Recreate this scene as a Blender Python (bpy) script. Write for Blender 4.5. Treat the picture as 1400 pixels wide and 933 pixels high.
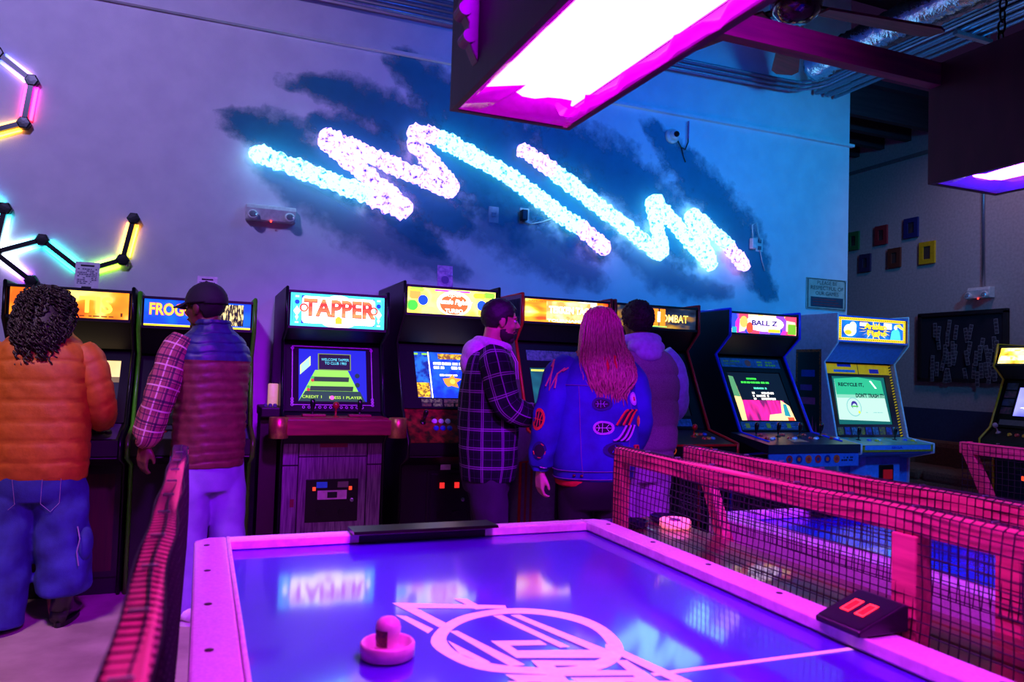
import bpy, bmesh, math, random
import numpy as np
from mathutils import Vector, Matrix

for o in list(bpy.data.objects):
    bpy.data.objects.remove(o, do_unlink=True)
SC = bpy.context.scene
COL = SC.collection
random.seed(7)
RNG = np.random.default_rng(7)

# ------------------------------------------------------------------ camera
cd = bpy.data.cameras.new('camera')
cam = bpy.data.objects.new('camera', cd)
COL.objects.link(cam)
CAM_R = Matrix(((0.92601, -0.04430, -0.37490), (-0.37504, -0.02400, -0.92670), (0.03205, 0.99873, -0.03884)))
cam.matrix_world = Matrix.Translation((0, 0, 1.33)) @ CAM_R.normalized().to_4x4()
cd.sensor_width = 36
cd.lens = 1043 / 1400 * 36
cd.clip_start = 0.05
cd.dof.use_dof = True
cd.dof.focus_distance = 4.6
cd.dof.aperture_fstop = 5.0
SC.camera = cam

# ------------------------------------------------------------------ view, world
SC.view_settings.view_transform = 'Standard'
SC.view_settings.look = 'None'
SC.view_settings.exposure = 0.0
SC.view_settings.gamma = 1.0
SC.view_settings.use_curve_mapping = False
w = bpy.data.worlds.new('world')
SC.world = w
w.use_nodes = True
w.node_tree.nodes['Background'].inputs[0].default_value = (0.16, 0.06, 0.30, 1)
w.node_tree.nodes['Background'].inputs[1].default_value = 0.06

# ------------------------------------------------------------------ room lamps and side wall fill
def lamp(name, kind, loc, target, col, power, size=0.25, spot=60, blend=0.8):
    l = bpy.data.lights.new(name, kind)
    l.color = col
    l.energy = power
    if kind == 'SPOT':
        l.spot_size = math.radians(spot); l.spot_blend = blend; l.shadow_soft_size = size
    elif kind == 'AREA':
        l.shape = 'DISK'; l.size = size
    else:
        l.shadow_soft_size = size
    o = bpy.data.objects.new(name, l)
    COL.objects.link(o)
    o.location = loc
    d = Vector(target) - Vector(loc)
    o.rotation_euler = d.to_track_quat('-Z', 'Y').to_euler()
    return o
lamp('blue_wall_flood', 'SPOT', (5.3, 2.5, 3.5), (5.2, 5.7, 2.6), (0.0, 0.36, 1.0), 300, 0.15, 92, 1.0)
lamp('mid_blue_wall_flood', 'SPOT', (3.0, 2.6, 3.8), (2.9, 5.7, 2.8), (0.0, 0.13, 1.0), 320, 0.2, 96, 1.0)
lamp('lavender_wall_flood', 'SPOT', (-1.7, 1.8, 4.6), (-1.0, 5.7, 2.8), (0.40, 0.32, 1.0), 500, 0.2, 84, 1.0)
lamp('pink_entry_lamp', 'SPOT', (-1.5, 2.5, 4.5), (-0.9, 3.4, 0.0), (1.0, 0.55, 0.62), 480, 0.25, 58, 0.9)
lamp('violet_game_lamp', 'SPOT', (0.7, -0.6, 4.2), (1.05, 4.2, 0.35), (0.36, 0.0, 1.0), 2100, 0.2, 44, 0.8)
lamp('blue_game_lamp', 'SPOT', (3.9, 1.2, 3.6), (4.75, 4.6, 0.6), (0.02, 0.28, 1.0), 520, 0.2, 40, 0.9)
lamp('side_wall_fill', 'SPOT', (6.2, 4.3, 4.4), (7.2, 5.5, 1.8), (0.85, 0.50, 1.0), 60, 0.3, 90, 1.0)  # unseen spot added only to brighten the side wall

# ------------------------------------------------------------------ helpers
def lin(c):
    return tuple(((v / 255) / 12.92 if v / 255 <= 0.04045 else ((v / 255 + 0.055) / 1.055) ** 2.4) for v in c[:3])

MATS = {}
def mat(name, col=(128, 128, 128), rough=0.6, metal=0.0, emit=None, es=1.0, col2=None, scale=40, bump=0.0, bscale=None, stretch=(1, 1, 1), coat=0.0, coatr=0.03, spec=0.5, detail=4, trans=0.0, alpha=1.0):
    """procedural material: noise between two colours, optional bump and emission"""
    if name in MATS:
        return MATS[name]
    m = bpy.data.materials.new(name)
    m.use_nodes = True
    nt = m.node_tree
    b = nt.nodes['Principled BSDF']
    b.inputs['Roughness'].default_value = rough
    b.inputs['Metallic'].default_value = metal
    b.inputs['Specular IOR Level'].default_value = spec
    b.inputs['Coat Weight'].default_value = coat
    b.inputs['Coat Roughness'].default_value = coatr
    b.inputs['Transmission Weight'].default_value = trans
    b.inputs['Alpha'].default_value = alpha
    c1 = lin(col)
    if col2 is None:
        c2 = tuple(v * 0.82 for v in c1)
    else:
        c2 = lin(col2)
    tc = nt.nodes.new('ShaderNodeTexCoord')
    mp = nt.nodes.new('ShaderNodeMapping')
    mp.inputs['Scale'].default_value = stretch
    nz = nt.nodes.new('ShaderNodeTexNoise')
    nz.inputs['Scale'].default_value = scale
    nz.inputs['Detail'].default_value = detail
    mx = nt.nodes.new('ShaderNodeMix'); mx.data_type = 'RGBA'
    mx.inputs['A'].default_value = (*c1, 1); mx.inputs['B'].default_value = (*c2, 1)
    rp = nt.nodes.new('ShaderNodeMapRange')
    rp.inputs['From Min'].default_value = 0.35; rp.inputs['From Max'].default_value = 0.65
    L = nt.links.new
    L(tc.outputs['Object'], mp.inputs['Vector']); L(mp.outputs[0], nz.inputs['Vector'])
    L(nz.outputs['Fac'], rp.inputs['Value']); L(rp.outputs[0], mx.inputs['Factor'])
    L(mx.outputs['Result'], b.inputs['Base Color'])
    if bump:
        bp = nt.nodes.new('ShaderNodeBump'); bp.inputs['Strength'].default_value = bump
        bp.inputs['Distance'].default_value = 0.004
        if bscale:
            n2 = nt.nodes.new('ShaderNodeTexNoise'); n2.inputs['Scale'].default_value = bscale
            L(mp.outputs[0], n2.inputs['Vector']); L(n2.outputs['Fac'], bp.inputs['Height'])
        else:
            L(nz.outputs['Fac'], bp.inputs['Height'])
        L(bp.outputs[0], b.inputs['Normal'])
    if emit is not None:
        b.inputs['Emission Color'].default_value = (*lin(emit), 1)
        b.inputs['Emission Strength'].default_value = es
    MATS[name] = m
    return m

def glow(name, col, es=1.0, col2=None, scale=30, stretch=(1, 1, 1), lo=0.4, hi=0.6, kind='noise', colors=None):
    """emissive procedural print: one colour, noise mix of two, or voronoi cells over a list"""
    if name in MATS:
        return MATS[name]
    es *= 1.6
    m = bpy.data.materials.new(name); m.use_nodes = True
    nt = m.node_tree; b = nt.nodes['Principled BSDF']; L = nt.links.new
    b.inputs['Roughness'].default_value = 0.5
    b.inputs['Specular IOR Level'].default_value = 0.15
    b.inputs['Base Color'].default_value = (0.02, 0.02, 0.02, 1)
    b.inputs['Emission Strength'].default_value = es
    if col2 is None and colors is None:
        b.inputs['Emission Color'].default_value = (*lin(col), 1)
    else:
        tc = nt.nodes.new('ShaderNodeTexCoord'); mp = nt.nodes.new('ShaderNodeMapping')
        mp.inputs['Scale'].default_value = stretch
        L(tc.outputs['Object'], mp.inputs['Vector'])
        rp = nt.nodes.new('ShaderNodeValToRGB')
        if kind == 'noise':
            nz = nt.nodes.new('ShaderNodeTexNoise'); nz.inputs['Scale'].default_value = scale
            L(mp.outputs[0], nz.inputs['Vector']); L(nz.outputs['Fac'], rp.inputs[0])
        else:
            nz = nt.nodes.new('ShaderNodeTexVoronoi'); nz.inputs['Scale'].default_value = scale
            sp = nt.nodes.new('ShaderNodeSeparateColor')
            L(mp.outputs[0], nz.inputs['Vector']); L(nz.outputs['Color'], sp.inputs[0]); L(sp.outputs[0], rp.inputs[0])
            rp.color_ramp.interpolation = 'CONSTANT'
        cs = colors if colors else [col, col2]
        e = rp.color_ramp.elements
        while len(e) < len(cs):
            e.new(0.5)
        for i, c in enumerate(cs):
            if kind == 'noise':
                e[i].position = lo + (hi - lo) * i / max(1, len(cs) - 1)
            else:
                e[i].position = i / len(cs)
            e[i].color = (*lin(c), 1)
        L(rp.outputs[0], b.inputs['Emission Color'])
    MATS[name] = m
    return m

# ---- shapes: every shape is (verts, faces)
def box(c, s, rot=None):
    v = []
    for dx in (-.5, .5):
        for dy in (-.5, .5):
            for dz in (-.5, .5):
                p = Vector((dx * s[0], dy * s[1], dz * s[2]))
                if rot is not None:
                    p = rot @ p
                v.append((c[0] + p.x, c[1] + p.y, c[2] + p.z))
    f = [(0, 1, 3, 2), (4, 6, 7, 5), (0, 4, 5, 1), (2, 3, 7, 6), (0, 2, 6, 4), (1, 5, 7, 3)]
    return v, f

def bar(p, q, wd, ht, up=(0, 0, 1)):
    """square bar from p to q"""
    p, q = Vector(p), Vector(q); d = (q - p)
    t = d.normalized(); u = Vector(up)
    s = t.cross(u)
    if s.length < 1e-5:
        s = t.cross(Vector((1, 0, 0)))
    s.normalize(); u = s.cross(t)
    v = []
    for e in (p, q):
        for a, b in ((-1, -1), (1, -1), (1, 1), (-1, 1)):
            v.append(tuple(e + s * (a * wd / 2) + u * (b * ht / 2)))
    return v, [(3, 2, 1, 0), (4, 5, 6, 7), (0, 1, 5, 4), (1, 2, 6, 5), (2, 3, 7, 6), (3, 0, 4, 7)]

def prism(poly, axis, a, b):
    """extrude a 2D polygon (list of 2-tuples) along an axis from a to b"""
    n = len(poly)
    def mk(p, h):
        if axis == 'x': return (h, p[0], p[1])
        if axis == 'y': return (p[0], h, p[1])
        return (p[0], p[1], h)
    v = [mk(p, a) for p in poly] + [mk(p, b) for p in poly]
    f = [tuple(range(n - 1, -1, -1)), tuple(range(n, 2 * n))]
    f += [(i, (i + 1) % n, n + (i + 1) % n, n + i) for i in range(n)]
    return v, f

def tube(pts, r, seg=8, closed=False, caps=True):
    pts = [Vector(p) for p in pts]
    n = len(pts)
    rs = r if isinstance(r, (list, tuple, np.ndarray)) else [r] * n
    v, f = [], []
    t0 = (pts[1] - pts[0]).normalized()
    nrm = t0.orthogonal().normalized()
    for i in range(n):
        a = pts[(i - 1) % n] if (closed or i > 0) else pts[i]
        b = pts[(i + 1) % n] if (closed or i < n - 1) else pts[i]
        t = (b - a)
        t = t.normalized() if t.length > 1e-9 else t0
        nrm = (nrm - t * nrm.dot(t))
        nrm = nrm.normalized() if nrm.length > 1e-6 else t.orthogonal().normalized()
        bn = t.cross(nrm)
        for k in range(seg):
            a_ = 2 * math.pi * k / seg
            v.append(tuple(pts[i] + (nrm * math.cos(a_) + bn * math.sin(a_)) * rs[i]))
    m = n if closed else n - 1
    for i in range(m):
        for k in range(seg):
            j = (i + 1) % n
            f.append((i * seg + k, i * seg + (k + 1) % seg, j * seg + (k + 1) % seg, j * seg + k))
    if caps and not closed:
        f.append(tuple(range(seg - 1, -1, -1)))
        f.append(tuple((n - 1) * seg + k for k in range(seg)))
    return v, f

def lathe(prof, c=(0, 0, 0), seg=24, rot=None):
    """profile of (r, z) revolved about z"""
    v, f = [], []
    for r, z in prof:
        for k in range(seg):
            a = 2 * math.pi * k / seg
            p = Vector((r * math.cos(a), r * math.sin(a), z))
            if rot is not None:
                p = rot @ p
            v.append((c[0] + p.x, c[1] + p.y, c[2] + p.z))
    for i in range(len(prof) - 1):
        for k in range(seg):
            f.append((i * seg + k, i * seg + (k + 1) % seg, (i + 1) * seg + (k + 1) % seg, (i + 1) * seg + k))
    f.append(tuple(range(seg - 1, -1, -1)))
    f.append(tuple((len(prof) - 1) * seg + k for k in range(seg)))
    return v, f

def sphere(c, r, nu=16, nv=10):
    rx, ry, rz = r if isinstance(r, (tuple, list)) else (r, r, r)
    v, f = [(c[0], c[1], c[2] - rz)], []
    for i in range(1, nv):
        ph = -math.pi / 2 + math.pi * i / nv
        for k in range(nu):
            a = 2 * math.pi * k / nu
            v.append((c[0] + rx * math.cos(ph) * math.cos(a), c[1] + ry * math.cos(ph) * math.sin(a), c[2] + rz * math.sin(ph)))
    v.append((c[0], c[1], c[2] + rz))
    for k in range(nu):
        f.append((0, 1 + (k + 1) % nu, 1 + k))
        f.append((len(v) - 1, 1 + (nv - 2) * nu + k, 1 + (nv - 2) * nu + (k + 1) % nu))
    for i in range(nv - 2):
        for k in range(nu):
            a, b = 1 + i * nu + k, 1 + i * nu + (k + 1) % nu
            f.append((a, b, b + nu, a + nu))
    return v, f

def xf(shape, M):
    return [tuple(M @ Vector(p)) for p in shape[0]], shape[1]

def obj(name, shapes, m, parent=None, smooth=False, bevel=0.0, loc=None, kind=None, uv=None, autosmooth=False):
    """link shapes as ONE mesh object. shapes: list of (verts, faces) or of ((verts, faces), material index)"""
    V, F, I = [], [], []
    if isinstance(shapes, tuple):
        shapes = [shapes]
    for s in shapes:
        idx = 0
        if isinstance(s[1], int):
            s, idx = s
        o = len(V)
        V += list(s[0]); F += [tuple(i + o for i in f) for f in s[1]]; I += [idx] * len(s[1])
    me = bpy.data.meshes.new(name)
    me.from_pydata([tuple(map(float, p)) for p in V], [], F)
    ms = m if isinstance(m, (list, tuple)) else [m]
    for q in ms:
        me.materials.append(q)
    if len(ms) > 1:
        me.polygons.foreach_set('material_index', I)
    if smooth:
        me.polygons.foreach_set('use_smooth', [True] * len(me.polygons))
    me.update()
    o = bpy.data.objects.new(name, me)
    COL.objects.link(o)
    if loc is not None:
        o.location = loc
    if parent is not None:
        o.parent = parent
    if bevel:
        b = o.modifiers.new('bevel', 'BEVEL'); b.width = bevel; b.segments = 2; b.limit_method = 'ANGLE'; b.angle_limit = 0.7
    if kind:
        o['kind'] = kind
    return o

def empty(name, label, cat, loc=(0, 0, 0), rz=0.0, group=None):
    o = bpy.data.objects.new(name, None)
    o.empty_display_size = 0.1
    COL.objects.link(o)
    o.location = loc; o.rotation_euler = (0, 0, rz)
    o['label'] = label; o['category'] = cat
    if group: o['group'] = group
    return o

def tag(o, label, cat, group=None):
    o['label'] = label; o['category'] = cat
    if group: o['group'] = group
    return o

def struct(o, label=None):
    o['kind'] = 'structure'
    if label: o['label'] = label
    return o

def copy_tree(o, parent=None):
    c = o.copy(); COL.objects.link(c)
    if parent is not None: c.parent = parent
    for ch in [k for k in bpy.data.objects if k.parent == o]:
        copy_tree(ch, c)
    return c

# pixel of the photograph -> point on a plane of the place
def ray(x, y):
    return CAM_R @ Vector((x - 700, -(y - 466.5), -1043))
def onY(x, y, Y):
    d = ray(x, y); return Vector((0, 0, 1.33)) + d * (Y / d.y)
def onZ(x, y, z):
    d = ray(x, y); return Vector((0, 0, 1.33)) + d * ((z - 1.33) / d.z)
def onX(x, y, X):
    d = ray(x, y); return Vector((0, 0, 1.33)) + d * (X / d.x)

# ---- flat print: lettering and patches on a panel frame (origin, U, V, N)
TXT = {}
def text_shape(s, bold=0.0, shear=0.0):
    key = (s, bold, shear)
    if key not in TXT:
        c = bpy.data.curves.new('t', 'FONT'); c.body = s; c.offset = bold; c.shear = shear; c.resolution_u = 3
        o = bpy.data.objects.new('t', c); COL.objects.link(o)
        dg = bpy.context.evaluated_depsgraph_get()
        me = bpy.data.meshes.new_from_object(o.evaluated_get(dg))
        v = np.array([p.co[:2] for p in me.vertices]) if len(me.vertices) else np.zeros((1, 2))
        f = [tuple(p.vertices) for p in me.polygons]
        bpy.data.objects.remove(o, do_unlink=True); bpy.data.curves.remove(c); bpy.data.meshes.remove(me)
        lo, hi = v.min(0), v.max(0)
        TXT[key] = ((v - lo) / np.maximum(hi - lo, 1e-6), f)
    return TXT[key]

class Panel:
    """collects flat print on a plane; origin O, unit vectors U (right), V (up); N faces the viewer"""
    def __init__(self, O, U, V, w, h):
        self.O, self.U, self.V = Vector(O), Vector(U).normalized(), Vector(V).normalized()
        self.N = self.U.cross(self.V).normalized()
        self.w, self.h = w, h
        self.items, self.mats = [], []
        self.lv = 0
    def pt(self, u, v, d):
        return tuple(self.O + self.U * (u * self.w) + self.V * (v * self.h) + self.N * d)
    def mi(self, m):
        if m not in self.mats:
            self.mats.append(m)
        return self.mats.index(m)
    def poly(self, pts, m, lv=None):
        if lv is None:
            self.lv += 1; lv = self.lv
        self.items.append((([self.pt(u, v, 0.0006 * lv) for u, v in pts], [tuple(range(len(pts)))]), self.mi(m)))
    def rect(self, u0, v0, u1, v1, m, lv=None):
        self.poly([(u0, v0), (u1, v0), (u1, v1), (u0, v1)], m, lv)
    def disc(self, u, v, r, m, lv=None, n=20, ru=None):
        ru = r * self.h / self.w if ru is None else ru
        self.poly([(u + ru * math.cos(2 * math.pi * k / n), v + r * math.sin(2 * math.pi * k / n)) for k in range(n)], m, lv)
    def ring(self, u, v, r, t, m, lv=None, n=24):
        if lv is None:
            self.lv += 1; lv = self.lv
        k = self.h / self.w
        P = [self.pt(u + rr * k * math.cos(2 * math.pi * i / n), v + rr * math.sin(2 * math.pi * i / n), 0.0006 * lv) for rr in (r - t, r) for i in range(n)]
        self.items.append(((P, [(i, n + i, n + (i + 1) % n, (i + 1) % n) for i in range(n)]), self.mi(m)))
    def text(self, s, u0, v0, u1, v1, m, lv=None, bold=0.0, shear=0.0, warp=None):
        if lv is None:
            self.lv += 1; lv = self.lv
        P, F = text_shape(s, bold, shear)
        pts = []
        for a, b in P:
            if warp: a, b = warp(a, b)
            pts.append(self.pt(u0 + (u1 - u0) * a, v0 + (v1 - v0) * b, 0.0006 * lv))
        self.items.append(((pts, F), self.mi(m)))
    def build(self, name, parent):
        return obj(name, self.items, self.mats, parent)

# ================================================================== SETTING
M_WALL = mat('painted_drywall', (222, 218, 222), 0.75, col2=(212, 208, 214), scale=6, bump=0.25, bscale=220)
M_CONC = mat('worn_concrete', (178, 158, 152), 0.55, col2=(142, 122, 118), scale=3.2, bump=0.2, bscale=60, detail=8)
M_CEIL = mat('dark_ceiling_deck', (52, 44, 58), 0.8)
M_BLACK = mat('black_laminate', (14, 13, 16), 0.45)
M_BLACKM = mat('black_plastic', (10, 10, 11), 0.35)
M_STEEL = mat('galvanized_steel', (170, 178, 190), 0.32, metal=0.9, scale=90)
M_WHITEP = mat('white_plastic', (214, 212, 208), 0.4)
M_PAPER = mat('white_paper', (226, 224, 226), 0.7)
M_INK = mat('black_ink', (24, 22, 30), 0.7)
WY = 5.70   # back wall face
WX = 5.84   # its right end
SX = 7.20   # side wall face

struct(obj('floor', box((1.4, 3.0, -0.05), (13, 14, 0.1)), M_CONC))
wall_back = struct(obj('wall_back', box((WX / 2 - 2.6, WY + 0.1, 2.6), (WX + 5.2, 0.2, 5.2)), M_WALL))
wall_side = struct(obj('wall_right', box((SX + 0.1, 3.5, 2.1), (0.2, 12, 4.2)), mat('side_wall_paint', (186, 178, 176), 0.8, bump=0.25, bscale=200)))
struct(obj('wall_hall', box((6.5, 9.1, 2.1), (3, 0.2, 4.2)), M_WALL))
struct(obj('ceiling', box((1.4, 1.0, 5.25), (13, 9.6, 0.1)), M_CEIL))
# blue lower band of the side wall, painted with its own edge
struct(obj('trim_1', box((SX - 0.006, 4.0, 0.535), (0.012, 9.9, 1.07)), mat('blue_wainscot_paint', (52, 62, 96), 0.7)))
struct(obj('trim_2', bar((SX - 0.01, 3.0, 3.85), (SX - 0.01, 8.9, 3.85), 0.02, 0.04), mat('grey_rail_paint', (120, 112, 116), 0.6)))
# ledges running along the back wall
struct(obj('trim_3', bar((-4.8, WY - 0.02, 3.73), (2.35, WY - 0.02, 3.73), 0.04, 0.025), M_WALL))
struct(obj('trim_4', bar((2.35, WY - 0.02, 3.655), (WX + 0.03, WY - 0.02, 3.655), 0.04, 0.025), M_WALL))
# hall ceiling: deck on deep joists that die into the side wall
hall = struct(obj('ceiling_hall', box((6.52, 7.3, 4.36), (1.36, 3.2, 0.06)), M_CEIL))
M_JOIST = mat('dark_timber_joist', (58, 40, 48), 0.7, col2=(40, 28, 36), scale=12, stretch=(0.2, 4, 4))
for k in range(8):
    obj('joist', box((6.52, 5.82 + k * 0.36, 4.18), (1.36, 0.07, 0.30)), M_JOIST, hall)

# ---- painted brush strokes on the back wall (flat paint with ragged edges)
def brush_material(name, col, dens):
    m = bpy.data.materials.new(name); m.use_nodes = True
    nt = m.node_tree; b = nt.nodes['Principled BSDF']; L = nt.links.new
    b.inputs['Roughness'].default_value = 0.75
    uv = nt.nodes.new('ShaderNodeUVMap')
    sx = nt.nodes.new('ShaderNodeSeparateXYZ'); L(uv.outputs[0], sx.inputs[0])
    tc = nt.nodes.new('ShaderNodeTexCoord')
    n1 = nt.nodes.new('ShaderNodeTexNoise'); n1.inputs['Scale'].default_value = 7; n1.inputs['Detail'].default_value = 8
    n1.inputs['Roughness'].default_value = 0.62
    L(tc.outputs['Object'], n1.inputs['Vector'])
    def mth(op, a, b_=None):
        q = nt.nodes.new('ShaderNodeMath'); q.operation = op
        for i, z in enumerate((a, b_)):
            if z is None: continue
            if isinstance(z, (int, float)): q.inputs[i].default_value = z
            else: L(z, q.inputs[i])
        return q.outputs[0]
    d = mth('ABSOLUTE', mth('SUBTRACT', mth('MULTIPLY', sx.outputs[1], 2.0), 1.0))
    du = mth('MULTIPLY', mth('MINIMUM', sx.outputs[0], mth('SUBTRACT', 1.0, sx.outputs[0])), 5.0)
    e = mth('ADD', mth('MINIMUM', mth('SUBTRACT', 1.0, d), du), mth('MULTIPLY', mth('SUBTRACT', n1.outputs['Fac'], 0.55), 1.5))
    r = nt.nodes.new('ShaderNodeMapRange'); r.inputs['From Min'].default_value = 0.02; r.inputs['From Max'].default_value = 0.6
    r.inputs['To Max'].default_value = dens
    L(e, r.inputs['Value'])
    L(r.outputs[0], b.inputs['Alpha'])
    mx = nt.nodes.new('ShaderNodeMix'); mx.data_type = 'RGBA'
    c = lin(col)
    mx.inputs['A'].default_value = (*c, 1); mx.inputs['B'].default_value = (*[min(1, v * 1.9) for v in c], 1)
    L(n1.outputs['Fac'], mx.inputs['Factor']); L(mx.outputs['Result'], b.inputs['Base Color'])
    return m

def catmull(P, n):
    P = [np.array(p, float) for p in P]
    P = [2 * P[0] - P[1]] + P + [2 * P[-1] - P[-2]]
    out = []
    m = len(P) - 3
    for i in range(n):
        t = i / (n - 1) * m; k = min(int(t), m - 1); t -= k
        a, b, c, d = P[k:k + 4]
        out.append(0.5 * ((2 * b) + (c - a) * t + (2 * a - 5 * b + 4 * c - d) * t * t + (3 * b - 3 * c + d - a) * t ** 3))
    return out

def brush(pts, m, off):
    """pts: (px, py, half width px)"""
    S = catmull(pts, 40)
    V, F, UVS = [], [], []
    NA = 6
    for i, (x, y, hw) in enumerate(S):
        x2, y2, _ = S[min(i + 1, len(S) - 1)]; x1, y1, _ = S[max(i - 1, 0)]
        tx, ty = x2 - x1, y2 - y1; ln = math.hypot(tx, ty) or 1
        nx, ny = -ty / ln, tx / ln
        for j in range(NA + 1):
            q = (j / NA * 2 - 1) * max(hw, 1)
            p = onY(x + nx * q, y + ny * q, WY - off)
            V.append(tuple(p)); UVS.append((i / 39, j / NA))
    for i in range(39):
        for j in range(NA):
            a = i * (NA + 1) + j
            F.append((a, a + 1, a + NA + 2, a + NA + 1))
    o = obj('brush_stroke', (V, F), m, wall_back)
    l = o.data.uv_layers.new(name='UVMap')
    for lp in o.data.loops:
        l.data[lp.index].uv = UVS[lp.vertex_index]
    return o
MB1 = brush_material('teal_wall_paint', (14, 104, 124), 0.88)
MB2 = brush_material('faint_teal_wall_paint', (14, 92, 124), 0.55)
brush([(284, 160, 10), (345, 172, 36), (420, 205, 40), (500, 260, 36), (570, 320, 28), (620, 350, 12)], MB1, .003)
brush([(372, 108, 10), (440, 118, 26), (520, 150, 44), (600, 200, 55), (680, 270, 50), (740, 330, 30)], MB1, .0045)
brush([(520, 66, 10), (560, 95, 34), (640, 165, 62), (730, 235, 72), (800, 310, 55), (850, 360, 24)], MB1, .006)
brush([(700, 170, 22), (790, 205, 50), (860, 250, 55), (915, 310, 46), (960, 380, 20)], MB1, .0075)
brush([(876, 155, 8), (910, 195, 22), (960, 255, 36), (1010, 320, 38), (1045, 390, 22), (1060, 415, 6)], MB1, .009)
brush([(415, 165, 10), (450, 170, 26), (520, 210, 44), (610, 290, 44), (640, 330, 20)], MB1, .0105)
brush([(335, 215, 10), (400, 250, 40), (500, 310, 48), (600, 360, 30), (650, 385, 8)], MB2, .012)
brush([(620, 290, 24), (700, 320, 50), (780, 360, 46), (830, 395, 12)], MB2, .0135)
brush([(840, 330, 12), (900, 370, 34), (960, 395, 26), (1010, 400, 8)], MB2, .015)

# ================================================================== ZIGZAG WALL LIGHTS
def fluffy(pts, r, seed):
    """knobbly glowing tube: path of pixels on the wall"""
    P = [onY(x, y, WY - 0.075) for x, y in pts]
    S = []
    for a, b in zip(P[:-1], P[1:]):
        n = max(6, int((b - a).length / 0.016))
        S += [a.lerp(b, k / n) for k in range(n)]
    S.append(P[-1])
    rg = np.random.default_rng(seed)
    cum = [0.0]
    for a, b in zip(S[:-1], S[1:]): cum.append(cum[-1] + (b - a).length)
    def end(q):
        d = min(q, cum[-1] - q) / r
        return math.sqrt(max(.06, 1 - (1 - min(1, d)) ** 2))
    v, f = tube(S, [r * end(q) for q in cum], 14)
    c = np.array([s[:] for s in S]).repeat(14, 0)
    A = np.array(v)
    d = A - c
    ph = rg.random((6, 4)) * 6.28
    k = np.ones(len(A))
    for q in range(6):
        w_ = 30 + 26 * q
        k += 0.10 * np.sin(A[:, 0] * w_ + ph[q, 0] + 2 * np.sin(A[:, 2] * w_ * .7 + ph[q, 1])) * np.sin(A[:, 2] * w_ * 1.1 + ph[q, 2]) + 0.035 * np.sin(A[:, 1] * w_ + ph[q, 3])
    A = c + d * k[:, None]
    A[:, 1] = np.minimum(A[:, 1], WY - 0.02)
    return [tuple(p) for p in A], f

def fluff_mat(name, core, dark, es):
    return glow(name, core, es, dark, 34, lo=0.29, hi=0.46, colors=[dark, core])
M_ZC = fluff_mat('cyan_glow_fluff', (125, 212, 255), (0, 80, 255), 2.9)
M_ZP = fluff_mat('violet_glow_fluff', (200, 160, 255), (30, 10, 255), 1.9)
M_CLIP = mat('clear_clip', (120, 140, 170), 0.3)
z1 = empty('zigzag_light', 'longer zigzag tube light on the mural, lilac folds between two cyan runs', 'wall light', tuple(onY(560, 240, WY)))
z2 = empty('zigzag_light', 'zigzag tube light on the mural right, lilac tips and bright cyan W folds', 'wall light', tuple(onY(870, 280, WY)))
def zpart(root, name, pts, m, r, seed):
    v, f = fluffy(pts, r, seed)
    L0 = root.location
    o = obj(name, ([(p[0] - L0.x, p[1] - L0.y, p[2] - L0.z) for p in v], f), m, root, smooth=True)
    return o
RZ = 0.064
ZRUNS = ((z1, ((340, 205), (512, 270)), M_ZC), (z1, ((500, 266), (560, 292)), M_ZP), (z1, ((562, 291), (436, 186)), M_ZP), (z1, ((436, 182), (624, 264)), M_ZP), (z1, ((624, 264), (560, 186)), M_ZP),
         (z1, ((556, 182), (602, 186)), M_ZP), (z1, ((594, 184), (690, 236), (770, 296), (800, 316)), M_ZC), (z1, ((788, 306), (832, 346)), M_ZP),
         (z2, ((708, 200), (762, 237)), M_ZP), (z2, ((752, 230), (840, 298), (908, 352)), M_ZC), (z2, ((908, 352), (889, 268)), M_ZC), (z2, ((890, 268), (976, 368)), M_ZC), (z2, ((976, 368), (941, 288)), M_ZC), (z2, ((942, 288), (1000, 340)), M_ZC), (z2, ((992, 333), (1022, 369)), M_ZP))
for i, (root, pts, m) in enumerate(ZRUNS):
    zpart(root, 'cyan_tube' if m is M_ZC else 'lilac_tube', pts, m, RZ * (1 if root is z1 else .95), i + 1)

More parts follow.
